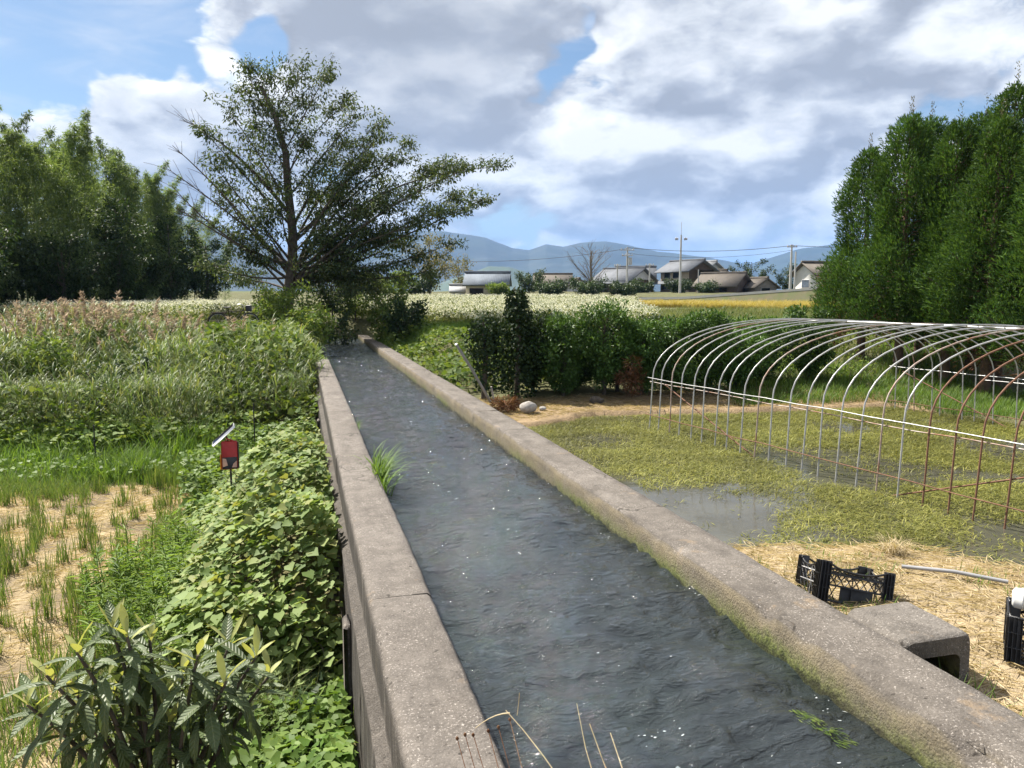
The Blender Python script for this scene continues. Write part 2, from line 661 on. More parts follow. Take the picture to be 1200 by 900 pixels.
# foliage (linear base colours)
MT['leaf_hero'] = leafm('leaf_dark_olive', [(.030, .048, .019), (.052, .080, .032), (.080, .115, .045), (.115, .135, .060)], .32, .58, .2, patch=.2)
MT['leaf_bamboo'] = leafm('leaf_bamboo', [(.085, .135, .045), (.14, .205, .075), (.21, .27, .115)], .40, .5, patch=.30, pscale=.25)
MT['leaf_broad'] = leafm('leaf_broad_dark', [(.020, .040, .014), (.036, .066, .022), (.065, .10, .034)], .26, .55, .22, patch=.25)
MT['leaf_sugi'] = leafm('leaf_sugi', [(.030, .070, .016), (.050, .108, .022), (.105, .175, .040)], .26, .6, .2, patch=.4, pscale=1.1)
MT['leaf_sugi_tip'] = leafm('leaf_sugi_tip', [(.09, .09, .045), (.13, .12, .07), (.10, .12, .05)], .2, .6, .2)
MT['leaf_brown'] = leafm('leaf_dry_brown', [(.10, .045, .025), (.15, .075, .04), (.19, .11, .06)], .15, .8, .1)
MT['leaf_shrub'] = leafm('leaf_shrub', [(.034, .080, .015), (.062, .130, .026), (.105, .185, .045)], .30, .5, .3, patch=.25)
MT['leaf_vine_dark'] = leafm('leaf_vine_dark', [(.010, .022, .008), (.018, .036, .012), (.040, .066, .022)], .18, .6, .15)
MT['leaf_big'] = leafm('leaf_big_pale', [(.085, .145, .034), (.15, .225, .060), (.21, .29, .09), (.27, .335, .12), (.29, .30, .10)], .34, .6, .18, patch=.22, pscale=1.2)
MT['leaf_cover'] = leafm('leaf_cover_bright', [(.075, .14, .024), (.13, .21, .042), (.20, .28, .075)], .36, .55, .2, patch=.28, pscale=1.4)
MT['leaf_kudzu'] = leafm('leaf_kudzu', [(.065, .115, .022), (.115, .175, .038), (.20, .245, .07)], .36, .62, .14, patch=.3, pscale=.8)
MT['leaf_loquat'] = leafm('leaf_loquat', [(.050, .080, .028), (.075, .110, .042), (.12, .155, .068)], .26, .48, .40)
def add_ribs(m):
    t = NT(m.node_tree)
    b = m.node_tree.nodes['Principled BSDF']
    sp = t.new('ShaderNodeSeparateXYZ')
    t.l.new(t.new('ShaderNodeTexCoord').outputs['Object'], sp.inputs[0])
    ax = t.math('ABSOLUTE', sp.outputs[0])
    rib = t.math('SINE', t.math('MULTIPLY', t.math('SUBTRACT', sp.outputs[1], t.math('MULTIPLY', ax, 1.1)), 75.0))
    mid = t.rng(ax, 0.0, .014, 1, 0)
    oldc = b.inputs['Base Color'].links[0].from_socket
    c = t.mix(t.rng(rib, -1, 1, .0, .16), oldc, t.mix(1.0, oldc, (.55, .6, .5), 'MULTIPLY'))
    c = t.mix(t.math('MULTIPLY', mid, .7), c, (.22, .25, .12))
    blot = t.rng(t.noise(t.new('ShaderNodeNewGeometry').outputs['Position'], 22, 4), .55, .72, 0, .5)
    c = t.mix(blot, c, (.13, .14, .06))
    t.l.new(c, b.inputs['Base Color'])
    bn = t.new('ShaderNodeBump')
    bn.inputs['Strength'].default_value = .35
    bn.inputs['Distance'].default_value = .008
    t.l.new(rib, bn.inputs['Height'])
    t.l.new(bn.outputs[0], b.inputs['Normal'])


add_ribs(MT['leaf_loquat'])
MT['leaf_loquat_young'] = leafm('leaf_loquat_young', [(.32, .33, .09), (.38, .40, .14), (.42, .45, .20)], .32, .5, .3)
MT['grass'] = leafm('grass_green', [(.075, .145, .022), (.115, .20, .034), (.17, .26, .055)], .36, .55, .25, patch=.25, pscale=.7)
MT['grass_dull'] = leafm('grass_dull', [(.085, .12, .035), (.13, .165, .055), (.20, .20, .09)], .34, .6, .2, patch=.3, pscale=.5)
MT['reed'] = leafm('reed_leaf', [(.085, .14, .040), (.13, .20, .062), (.19, .25, .09), (.27, .27, .13)], .36, .5, .3, patch=.3, pscale=.45)
MT['plume'] = leafm('reed_plume', [(.36, .27, .19), (.48, .38, .28), (.60, .50, .39)], .40, .9, .1, tcol=(1.0, .95, .85))
MT['straw'] = leafm('straw', [(.32, .25, .145), (.44, .355, .22), (.56, .47, .32)], .22, .8, .15)
MT['stubble'] = leafm('stubble_green', [(.08, .13, .03), (.12, .19, .045), (.20, .23, .08)], .33, .55, .25)
MT['paddy_weed'] = leafm('paddy_weed', [(.085, .098, .021), (.155, .162, .034), (.29, .28, .078)], .30, .55, .3, patch=.35, pscale=.8)
MT['flower'] = leafm('buckwheat_flower', [(.56, .55, .38), (.70, .68, .52), (.78, .77, .66)], .25, .8, .1, tcol=(1, 1, .9))
MT['gold'] = leafm('ripe_rice', [(.34, .27, .07), (.42, .34, .10), (.50, .42, .16)], .3, .7, .15)
MT['leaf_far'] = leafm('leaf_far_dark', [(.022, .045, .016), (.04, .07, .024), (.065, .10, .036)], .22, .5, .3, patch=.25, pscale=.3)
MT['leaf_autumn'] = leafm('leaf_autumn_thin', [(.09, .10, .045), (.14, .14, .07), (.24, .19, .07)], .3, .6, .2)


def ground_material():
    m, t, b = mat('ground_soil')
    g = t.new('ShaderNodeNewGeometry')
    p = g.outputs['Position']
    a = t.new('ShaderNodeVertexColor')
    a.layer_name = 'zone'
    f1 = t.rng(t.noise(p, 2.2, 7, .65), .3, .7, .62, 1.30)
    f2 = t.rng(t.noise(p, 28, 5, .7), .3, .7, .72, 1.22)
    v = t.math('MULTIPLY', f1, f2)
    comb = t.new('ShaderNodeCombineXYZ')
    for i in range(3):
        t.l.new(v, comb.inputs[i])
    t.put(b.inputs['Base Color'], t.mix(1.0, a.outputs[0], comb.outputs[0], 'MULTIPLY'))
    b.inputs['Roughness'].default_value = .95
    b.inputs['Specular IOR Level'].default_value = .15
    bn = t.new('ShaderNodeBump')
    bn.inputs['Strength'].default_value = .8
    bn.inputs['Distance'].default_value = .03
    t.put(bn.inputs['Height'], t.math('ADD', t.noise(p, 18, 6, .7), t.noise(t.mapping(p, (60, 25, 30)), 1.0, 3)))
    t.l.new(bn.outputs[0], b.inputs['Normal'])
    return m


def water_material(name, deep, green, scale, strength, rough, along=(1, 1, 1)):
    m, t, b = mat(name)
    g = t.new('ShaderNodeNewGeometry')
    p = g.outputs['Position']
    c = t.mix(t.rng(t.noise(p, 1.1, 4), .45, .7), deep, green)
    t.put(b.inputs['Base Color'], c)
    b.inputs['Roughness'].default_value = rough
    b.inputs['IOR'].default_value = 1.60 if rough > .04 else 1.35
    b.inputs['Specular IOR Level'].default_value = .5
    w = t.mapping(p, along)
    h = t.math('ADD', t.math('MULTIPLY', t.noise(w, scale, 3, .5, .9), 1.0), t.math('MULTIPLY', t.noise(w, scale * 2.7, 4, .6, 1.2), .45))
    bn = t.new('ShaderNodeBump')
    bn.inputs['Strength'].default_value = strength
    bn.inputs['Distance'].default_value = .050
    t.put(bn.inputs['Height'], h)
    t.l.new(bn.outputs[0], b.inputs['Normal'])
    return m


MT['ground'] = ground_material()
MT['canal_water'] = water_material('canal_water', (.018, .023, .025), (.022, .030, .031), 6.0, 1.0, .045, (.65, 1.5, 1))
MT['paddy_water'] = water_material('paddy_water', (.060, .058, .045), (.085, .082, .06), 5.0, .03, .02)

# ------------------------------------------------------------------ the lie of the land
XL0, XL1, XR0, XR1 = .37, .79, 2.83, 3.30       # faces of the two canal walls
CANAL_END = 42.0


def sdist(x, y):
    return np.asarray(y) * .965 + np.asarray(x) * .262


RS = np.array([(-50, -.29), (6.0, -.30), (7.5, -.36), (10, -.42), (17.2, -.42), (19, -.34), (22, 0.0), (27, .42), (32, .55), (42, .75), (60, 1.12), (72, 1.35), (85, 1.95), (100, 2.4), (130, 2.8), (300, 3.0), (20000, 3.0)])
LS_ = np.array([(-50, -1.32), (14.6, -1.32), (15.6, -1.05), (17.2, -1.0), (19, -1.2), (24.5, -1.0), (28.5, .80), (31, .88), (45, .9), (60, 1.15), (72, 1.35), (85, 1.95), (100, 2.4), (130, 2.8), (300, 3.0), (20000, 3.0)])


def inside_poly(x, y, poly):
    x = np.asarray(x, float)
    y = np.asarray(y, float)
    r = np.zeros(x.shape, bool)
    n = len(poly)
    for i in range(n):
        x0, y0 = poly[i]
        x1, y1 = poly[(i + 1) % n]
        c = ((y0 > y) != (y1 > y)) & (x < (x1 - x0) * (y - y0) / (y1 - y0 + 1e-12) + x0)
        r ^= c
    return r


PADDY = [(3.34, 6.35), (4.4, 6.15), (5.5, 5.85), (6.0, 4.95), (8.0, 3.6), (16.0, 3.0), (15.2, 9.5), (13.6, 11.5), (12.9, 14.6), (9.6, 14.5), (5.9, 15.0), (4.5, 14.1), (3.6, 14.0), (3.34, 13.6)]


def gz(x, y, fine=True):
    x = np.atleast_1d(np.asarray(x, float))
    y = np.atleast_1d(np.asarray(y, float))
    s = sdist(x, y)
    hr = np.interp(s, RS[:, 0], RS[:, 1])
    hl = np.interp(s, LS_[:, 0], LS_[:, 1])
    k = sstep(.4, 3.1, x)
    h = hl * (1 - k) + hr * k
    # keep the land under the wall tops beside the channel
    near = (y < CANAL_END + 1)
    capl = -.35 - .9 * sstep(12, 6, y)
    wl = sstep(-2.2, -.4, x) * (x < 1.8) * near
    h = np.where(wl > 0, h * (1 - wl) + np.minimum(h, capl) * wl, h)
    # soil heaped against the outer face of the left wall
    wr = sstep(5.2, 3.9, x) * (x >= 1.8) * near
    h = np.where(wr > 0, h * (1 - wr) + np.minimum(h, -.18) * wr, h)
    trench = (x > .44) & (x < 3.2) & (y < CANAL_END)
    h = np.where(trench, -1.6, h)
    pad = inside_poly(x, y, PADDY)
    h = np.where(pad, -.66, h)
    if fine:
        b = (n2(x, y, .9, 4, 5) - .5) * .16
        b2 = (n2(x, y, .12, 3, 9) - .5) * .35
        h = h + b * (~trench) + b2 * sstep(20, 30, s)
        h = h + (n2(x, y, .01, 3, 2) - .5) * 2.0 * sstep(150, 600, s)
    return h


def axis(lo, hi, st, far, extra=()):
    a = list(np.arange(lo, hi + 1e-6, st))
    v, d = hi, st
    while v < far:
        d *= 1.22
        v += d
        a.append(v)
    v, d = lo, st
    while v > -far:
        d *= 1.22
        v -= d
        a.insert(0, v)
    return np.array(sorted(set([round(float(q), 4) for q in a] + list(extra))))


gx = axis(-9, 17, .16, 9000, (.43, .445, 3.195, 3.21))
gy = axis(1, 30, .17, 9000, (41.99, 42.01))
GX, GY = np.meshgrid(gx, gy)
fx, fy = GX.ravel(), GY.ravel()
fz = gz(fx, fy)
nx, ny = len(gx), len(gy)
ii = (np.arange(ny - 1)[:, None] * nx + np.arange(nx - 1)[None, :]).ravel()
gF = np.stack([ii, ii + 1, ii + nx + 1, ii + nx], 1)
ground = build('ground', [(np.stack([fx, fy, fz], 1), gF, 0)], MT['ground'], smooth=True)
struct(ground)
# colours of the soil itself: mown straw, mud, turf, distant fields
s_ = sdist(fx, fy)
C = np.tile(np.array([[.105, .105, .050]]), (len(fx), 1))
na = n2(fx, fy, .5, 4, 21)
C = C * (.8 + .5 * na[:, None])


def paint(maskv, colr):
    global C
    mk = np.clip(maskv, 0, 1)[:, None]
    C = C * (1 - mk) + np.array(colr)[None] * mk


stub = (fx < .3) * sstep(15.3, 14.3, s_)
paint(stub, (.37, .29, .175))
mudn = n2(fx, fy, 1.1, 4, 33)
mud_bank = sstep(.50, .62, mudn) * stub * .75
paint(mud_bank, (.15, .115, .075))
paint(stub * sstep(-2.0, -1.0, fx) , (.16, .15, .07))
strawR = (fx > 3.1) * sstep(8.0, 6.8, fy) * (~inside_poly(fx, fy, PADDY))
paint(strawR, (.36, .285, .185))
paint(strawR * sstep(.52, .64, n2(fx, fy, 1.5, 4, 41)) * .6, (.24, .17, .09))
pad = inside_poly(fx, fy, PADDY)
paint(pad * 1., (.085, .07, .04))
bankR = (fx > 3.2) * (fx < 14) * sstep(13.2, 14.0, fy) * sstep(17.6, 16.6, fy) * (~pad)
paint(bankR * .9, (.30, .215, .13))
edge = (fx > 3.2) * (fx < 14) * sstep(13.6, 13.9, fy) * sstep(15.5, 14.9, fy) * (fz < -.48)
paint(edge * 1., (.05, .04, .028))
paint((s_ > 130) * 1., (.10, .125, .05))
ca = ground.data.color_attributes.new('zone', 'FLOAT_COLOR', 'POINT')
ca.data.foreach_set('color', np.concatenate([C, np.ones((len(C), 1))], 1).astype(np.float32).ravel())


# ------------------------------------------------------------------ mountains
def mountain(name, az_el, dist, depth, seed, colr):
    A = np.array(az_el)
    az = np.arange(A[0, 0], A[-1, 0] + .01, .12)
    el = np.interp(az, A[:, 0], A[:, 1])
    t = np.linspace(-1, 1, 61)
    AZ, T = np.meshgrid(az, t, indexing='ij')
    rad = dist + T * depth
    x = np.sin(np.radians(AZ)) * rad
    y = np.cos(np.radians(AZ)) * rad
    hmax = np.tan(np.radians(el))[:, None] * dist
    prof = np.clip(1 - np.abs(T) ** 1.25, 0, 1)
    pts = np.stack([x.ravel() / 900., y.ravel() / 900., np.zeros(x.size)], 1)
    rg = np.abs(fbm(pts, 5, seed) - .5).reshape(x.shape) * 2
    sp = np.abs(fbm(pts * 1.7 + 7.3, 3, seed + 3) - .5).reshape(x.shape) * 2
    z = hmax * prof * (1 - (1 - prof) * (1.3 * rg + .9 * sp)) + (rg - .3) * 26 * prof * (1 - prof) * 4 + (fbm(pts * 6, 4, seed + 9).reshape(x.shape) - .5) * 16 * prof
    V = np.stack([x.ravel(), y.ravel(), z.ravel() - 4], 1)
    n0, n1_ = x.shape
    i = (np.arange(n0 - 1)[:, None] * n1_ + np.arange(n1_ - 1)[None]).ravel()
    F = np.stack([i, i + n1_, i + n1_ + 1, i + 1], 1)
    m = solid('forest_' + name, colr, tuple(q * .55 for q in colr), .004, .95, coord='Object', detail=8)
    return struct(build(name, [(V, F, 0)], m, smooth=True))


mountain('mountain_range', [(-2, 2.2), (0, 3.1), (2.89, 3.76), (5.92, 4.59), (8.99, 4.74), (10.23, 4.75), (11.78, 4.58), (13.34, 4.28), (15.22, 3.54), (16.47, 3.42), (17.72, 3.85), (18.97, 3.66), (20.22, 3.96), (22.07, 4.07), (23.61, 3.75), (25.76, 3.24), (27.57, 3.04), (30.54, 2.58), (31.42, 2.4), (33.45, 1.48), (36, .6)], 5200, 1500, 4, (.028, .040, .022))
mountain('mountain_right', [(29, 1.0), (29.98, 1.51), (32.85, 2.5), (35.07, 3.22), (37.51, 3.56), (41.38, 4.01), (48.43, 3.99), (56, 3.2), (64, 2.6), (72, 1.5)], 5600, 1400, 8, (.026, .040, .022))
mountain('mountain_left', [(-60, 2.5), (-48, 4.0), (-35, 4.3), (-26, 5.2), (-17.92, 5.02), (-10.86, 5.65), (-5.93, 5.02), (-4.03, 4.39), (-1.24, 3.28), (2.84, 1.95), (5, 1.0)], 4200, 1300, 12, (.026, .038, .022))
# a pale green foothill pasture below the range
mountain('foothill', [(9, .8), (12, 1.75), (13.5, 2.35), (15, 2.3), (16.2, 1.9), (17, 1.3), (18.5, 1.0), (20, .4)], 3000, 500, 15, (.07, .10, .045))


# ------------------------------------------------------------------ canal: walls, bed, water
def extrude_profile(prof, y0, y1, step, amp, seed, chips=None):
    """closed (x,z) profile extruded along Y with a worn, uneven surface"""
    P = np.array(prof, float)
    # refine the profile
    Q = []
    for i in range(len(P)):
        a, b = P[i], P[(i + 1) % len(P)]
        k = max(1, int(np.linalg.norm(b - a) / .07))
        for j in range(k):
            Q.append(a + (b - a) * j / k)
    Q = np.array(Q)
    k = len(Q)
    ys = np.linspace(y0, y1, max(2, int((y1 - y0) / step) + 1))
    V = np.zeros((len(ys), k, 3))
    V[:, :, 0] = Q[None, :, 0]
    V[:, :, 2] = Q[None, :, 1]
    V[:, :, 1] = ys[:, None]
    f = V.reshape(-1, 3)
    d = np.stack([fbm(f * 7 + s, 3, seed + s) - .5 for s in (0, 5, 9)], 1) * 2 * amp
    low = np.stack([vnoise(f * np.array([1, .5, 1]) + s, seed + 20 + s) - .5 for s in (0, 5, 9)], 1) * 2 * amp * .8
    d = d + low
    d[:, 1] *= .4
    if chips is not None:
        cx, cz, rad, dx, dz = chips
        w = np.clip(1 - np.hypot(f[:, 0] - cx, f[:, 2] - cz) / rad, 0, 1)
        ch = np.clip(fbm(f * np.array([5, 5, 5]), 4, seed + 40) - .46, 0, 1) * 1.0
        ch = ch * (1 + 1.6 * sstep(6, 2.5, f[:, 1]))
        d[:, 0] += dx * w * ch
        d[:, 2] += dz * w * ch
    f2 = f + d
    n = len(ys)
    F = []
    for i in range(n - 1):
        for j in range(k):
            j2 = (j + 1) % k
            F.append((i * k + j, (i + 1) * k + j, (i + 1) * k + j2, i * k + j2))
    parts = [(f2, np.array(F), 0)]
    for row, flip in ((0, False), (n - 1, True)):
        ring = f2[row * k:(row + 1) * k]
        c = ring.mean(0, keepdims=True)
        V2 = np.concatenate([ring, c])
        T = np.array([(j, (j + 1) % k, k) if not flip else ((j + 1) % k, j, k) for j in range(k)])
        parts.append((V2, T, 0))
    return parts


# left wall: upper band flush, lower body a little proud, pilasters along it
lw = thing('canal_wall', 'long low weathered concrete canal wall bordering the leafy bank beside the stubble field', 'wall', (.58, 0, 0))
x0, x1 = XL0 - .58, XL1 - .58
LP = [(x1, -1.7), (x1, -.02), (x1 - .025, 0), (x0 + .035, 0), (x0, -.03), (x0, -.36), (x0 - .07, -.40), (x0 - .07, -1.7)]
for a, b in ((1.5, 4.99), (5.0, 9.79), (9.8, 15.48), (15.5, 25.2)):
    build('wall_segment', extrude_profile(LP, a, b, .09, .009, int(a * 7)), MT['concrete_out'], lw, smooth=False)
for yy in (3.4, 6.0, 8.6, 11.2, 13.8, 16.4, 19.0):
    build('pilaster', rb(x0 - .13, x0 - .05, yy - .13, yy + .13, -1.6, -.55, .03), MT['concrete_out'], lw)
# right wall
rw = thing('canal_wall', 'long mossy concrete canal wall bordering the flooded paddy', 'wall', (3.06, 0, 0))
x0, x1 = XR0 - 3.06, XR1 - 3.06
RP = [(x1, -1.7), (x1, -.03), (x1 - .022, 0), (x0 + .018, .0), (x0, -.018), (x0 - .012, -1.7)]
for a, b in ((1.2, 12.985), (13.0, 21.985), (22.0, 28.98), (29.02, 33.9)):
    build('wall_segment', extrude_profile(RP, a, b, .07 if a < 10 else .12, .007, int(a * 5), (x0, 0, .05, .14, -.11)), MT['concrete'], rw, smooth=False)
RP2 = [(p[0] + .03, p[1] - (.05 if p[1] > -.5 else 0)) for p in RP]
o = build('wall_segment', extrude_profile(RP2, 34.0, 41.9, .2, .012, 77), MT['concrete_dark'], rw)
o['label'] = 'darker sunken far section of the wall'

bed = struct(build('canal_bed', [(*box(XL1 - .05, XR0 + .05, 1.2, CANAL_END, -1.05, -.95), 0)], MT['concrete_dark']))


def water_height(x, y):
    z0 = np.zeros_like(x)
    wob = vnoise(np.stack([x * .9, y * .7, z0], 1), 60)
    # broad boils and swells, then shorter waves lying across the flow, sharpened at the crest
    h = (vnoise(np.stack([x * 1.5 + wob, y * 1.15, z0], 1), 63) - .5) * .075
    w = np.stack([x * 2.4 + 1.6 * wob, y * 5.2 + 2.2 * wob, z0], 1)
    h += (.5 - np.abs(vnoise(w, 61) - .5) * 2) * .058
    w2 = np.stack([x * 6.5 + 3 * wob, y * 12.5 + 4 * wob, z0 + 3], 1)
    amp = .35 + 1.1 * vnoise(np.stack([x * 1.7, y * 1.1, z0 + 9], 1), 67)
    h += (.5 - np.abs(vnoise(w2, 65) - .5) * 2) * .034 * amp
    return h


wx = np.linspace(XL1 - .04, XR0 + .05, 74)
wy = [1.2]
while wy[-1] < CANAL_END:
    wy.append(wy[-1] + (.026 + .0035 * max(0, wy[-1] - 3)))
wy = np.array(wy)
WX, WY = np.meshgrid(wx, wy)
wf = np.stack([WX.ravel(), WY.ravel(), np.zeros(WX.size)], 1)
WZ0 = -.27
wf[:, 2] = WZ0 + water_height(wf[:, 0], wf[:, 1])
i = (np.arange(len(wy) - 1)[:, None] * len(wx) + np.arange(len(wx) - 1)[None]).ravel()
wF = np.stack([i, i + 1, i + len(wx) + 1, i + len(wx)], 1)
struct(build('canal_water', [(wf, wF, 0)], MT['canal_water'], smooth=True))

# foam flecks riding on the current
m_foam = solid('foam_white', (.50, .53, .54), (.34, .38, .40), 30, .7)
nf = 190
fyv = 2.5 + 30 * rng.random(nf) ** 1.5
clus = np.round(fyv / 1.7) * 1.7
fyv = np.where(rng.random(nf) < .7, clus + rng.normal(0, .16, nf), fyv)
fyv = np.clip(fyv, 2.2, 34)
fxv = np.where(rng.random(nf) < .72, rng.normal(1.75, .10, nf) + .20 * np.sin(fyv * 1.9), rng.uniform(XL1 + .1, XR0 - .05, nf))
e2 = rng.random(nf) < .30
fxv = np.where(e2, XR0 - .03 - rng.random(nf) ** 2 * .16, fxv)
fxv = np.clip(fxv, XL1 + .03, XR0 - .02)
parts = []
fs = np.where(e2, rng.uniform(.002, .006, nf), rng.uniform(.003, .010, nf) * rng.random(nf)) * (.7 + fyv * .06)
for k in range(nf):
    m = 7
    a = np.arange(m) * 2 * math.pi / m + rng.random() * 6
    r = fs[k] * rng.uniform(.5, 1.25, m)
    el = rng.uniform(1, 3.2)
    xx = fxv[k] + r * np.cos(a) * el
    yy = fyv[k] + r * np.sin(a)
    zz = WZ0 + water_height(xx, yy) + .004
    c = np.array([[fxv[k], fyv[k], WZ0 + float(water_height(np.array([fxv[k]]), np.array([fyv[k]]))[0]) + .004 + fs[k] * .25]])
    parts.append((np.concatenate([np.stack([xx, yy, zz], 1), c]), np.array([(j, (j + 1) % m, m) for j in range(m)]), 0))
struct(build('foam', parts, m_foam, smooth=True), 'stuff', 'white foam flecks on the rushing canal water')
# a trail of bright water weed just under the surface by the mossy wall
k = 150
yy = 3.40 - rng.random(k) * .30
xx = 2.50 + (3.40 - yy) * .35 + rng.normal(0, .03, k)
Pw = np.stack([xx, yy, WZ0 + water_height(xx, yy) + .003], 1)
Dw = np.stack([.45 + rng.normal(0, .3, k), -1 + rng.normal(0, .3, k), rng.normal(0, .03, k)], 1)
tag(build('water_weed', [(*kites(Pw, Dw, np.tile([0, 0, 1.], (k, 1)), rng.uniform(.025, .05, k), rng.uniform(.004, .009, k), .05, .02), 0)], MT['leaf_kudzu']), 'bright green trailing water weed in the canal current', 'water weed', kind='stuff')

# bridge deck under the viewer
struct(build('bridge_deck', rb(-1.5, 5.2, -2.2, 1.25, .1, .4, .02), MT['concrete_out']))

# ------------------------------------------------------------------ flooded paddy on the right
pv = []
px_ = np.arange(3.2, 16.2, .25)
py_ = np.arange(2.9, 15.4, .25)
struct(build('paddy_water', [(np.array([(3.3, 2.8, -.52), (16.4, 2.8, -.52), (16.4, 15.6, -.52), (3.3, 15.6, -.52)]), np.array([[0, 1, 2, 3]]), 0)], MT['paddy_water']))


def rand_in(poly, n, dens=None):
    P = np.array(poly)
    lo, hi = P.min(0), P.max(0)
    out = np.zeros((0, 2))
    while len(out) < n:
        c = rng.uniform(lo, hi, (n * 2, 2))
        k = inside_poly(c[:, 0], c[:, 1], poly)
        if dens is not None:
            k &= rng.random(len(c)) < dens(c[:, 0], c[:, 1])
        out = np.concatenate([out, c[k]])
    return out[:n]


def weed_dens(x, y):
    # open water shows between the floating weed
    d = sstep(.38, .60, n2(x, y, .8, 4, 71))
    hole = np.exp(-(((x - 4.7) / .95) ** 2 + ((y - 7.9) / 1.7) ** 2) * 1.2) + .9 * np.exp(-(((x - 4.0) / .6) ** 2 + ((y - 7.2) / 1.1) ** 2))
    under = np.exp(-((x - 6.45 - (13.4 - y) * .131) / .35) ** 2)
    return np.clip(.09 + .95 * d - .80 * hole - .45 * under * (y > 6), .02, 1)


def weed_template(n):
    P = np.stack([rng.normal(0, .07, n), rng.normal(0, .07, n), rng.uniform(0, .01, n)], 1)
    a = rng.uniform(0, 6.28, n)
    A = np.stack([np.cos(a), np.sin(a), 0 * a], 1)
    V, F = blades(P, A, rng.uniform(.07, .19, n), rng.uniform(.004, .010, n), rng.uniform(1.6, 2.9, n), 3)
    V[:, 2] = np.maximum(V[:, 2] * .48, -.01)
    return [(V, F, 0)]


wp = rand_in(PADDY, 17000, lambda x, y: weed_dens(x, y) * np.clip(1.35 - (np.hypot(x, y) - 7) * .06, .35, 1))
wt = [weed_template(9) for _ in range(8)]
zz = np.full(len(wp), -.52)
parts = scatter(wt, np.column_stack([wp, zz]), rng.uniform(.6, 1.25, len(wp)) * (.85 + .02 * np.hypot(wp[:, 0], wp[:, 1])), .1)
# flat floating leaves between the stalks
k = 16000
fp = rand_in(PADDY, k, weed_dens)
a = rng.uniform(0, 6.28, k)
parts.append((*kites(np.column_stack([fp, rng.uniform(-.516, -.50, k)]), np.stack([np.cos(a), np.sin(a), rng.uniform(-.02, .10, k)], 1), np.tile([0, 0, 1.], (k, 1)), rng.uniform(.05, .13, k), rng.uniform(.010, .028, k), .1, .02), 0))
struct(build('floating_weed', parts, MT['paddy_weed']), 'stuff', 'yellow green weed floating on the flooded paddy')


# ------------------------------------------------------------------ grass, straw, stubble
def tuft_template(n, h, w, bend, spread):
    P = np.stack([rng.normal(0, spread, n), rng.normal(0, spread, n), np.zeros(n)], 1)
    a = rng.uniform(0, 6.28, n)
    A = np.stack([np.cos(a), np.sin(a), 0 * a], 1)
    return [(*blades(P, A, h * rng.uniform(.55, 1.1, n), w * rng.uniform(.7, 1.2, n), rng.uniform(.3, 1., n) * bend, 3), 0)]


def on_ground(xy, dz=0.):
    return np.column_stack([xy, gz(xy[:, 0], xy[:, 1]) + dz])


def grass(name, label, poly, n, h, w, bend, m, spread=.08, dens=None, sc=(.6, 1.3), per=8):
    T = [tuft_template(per, h, w, bend, spread) for _ in range(6)]
    xy = rand_in(poly, n, dens)
    return struct(build(name, scatter(T, on_ground(xy, -.02), rng.uniform(*sc, n), .12), m), 'stuff', label)


grass('grass', 'bright green grass on the low dike behind the stubble', [(-11, 16.6), (-4.4, 14.7), (-.8, 14.2), (.2, 14.6), (.2, 16.4), (-2, 17.6), (-11, 20)], 5200, .30, .010, 1.1, MT['grass'])
grass('grass', 'green grass slope in front of the flower field', [(3.6, 22), (9, 19.5), (16, 17), (30, 22), (24, 34), (10, 34), (3.4, 38)], 9000, .38, .016, 1.2, MT['grass'], .12, lambda x, y: sstep(.36, .52, n2(x, y, .25, 3, 81)))
grass('grass', 'dull coarse grass on the slope beside the tall conifers', [(3.6, 19), (9, 18), (17, 16), (34, 24), (40, 46), (20, 50), (10, 34)], 8000, .42, .020, 1.3, MT['grass_dull'], .13)
grass('grass', 'grass strip between the pipe frame and the conifers', [(9.3, 15.0), (12.9, 14.9), (13.4, 11.8), (15, 9.6), (17, 9.5), (16.5, 17), (11, 18.5)], 3800, .24, .011, 1.1, MT['grass'])
grass('grass', 'sparse green grass over the mown straw beside the paddy', [(3.4, 1.4), (7.0, 1.4), (6.4, 4.4), (5.3, 5.7), (3.5, 6.2)], 260, .10, .006, 1.2, MT['grass'], .05, lambda x, y: sstep(.5, .62, n2(x, y, 1.1, 3, 91)))
grass('grass', 'grass growing among the stubble edge weeds', [(-2.6, 6.0), (-1.7, 5.0), (.1, 3.6), (.2, 6.4), (-1.0, 9.5), (-1.6, 12.6), (-2.2, 12.4), (-2.0, 8.6)], 1500, .26, .009, 1.1, MT['stubble'], .06)

grass('grass', 'taller rank grass clumps along the dike', [(-11, 16.9), (-4.4, 15.0), (-.8, 14.6), (.1, 15.4), (-2, 17.4), (-11, 19.6)], 1500, .55, .014, 1.5, MT['grass'], .12, lambda x, y: sstep(.48, .60, n2(x, y, .9, 3, 95)))

grass('grass', 'ragged green grass spilling from the dike onto the stubble', [(-7, 14.6), (-5.4, 13.2), (-.9, 12.8), (-.9, 14.6), (-4.6, 15.0), (-7.2, 16.2)], 1500, .22, .009, 1.1, MT['stubble'], .07, lambda x, y: sstep(.47, .60, n2(x, y, .9, 3, 97)))
grass('grass', 'yellowed grass blades mixed through the dike', [(-11, 16.6), (-4.4, 14.7), (-.8, 14.2), (.2, 14.6), (.2, 16.4), (-2, 17.6), (-11, 20)], 1400, .34, .008, 1.3, MT['grass_dull'])

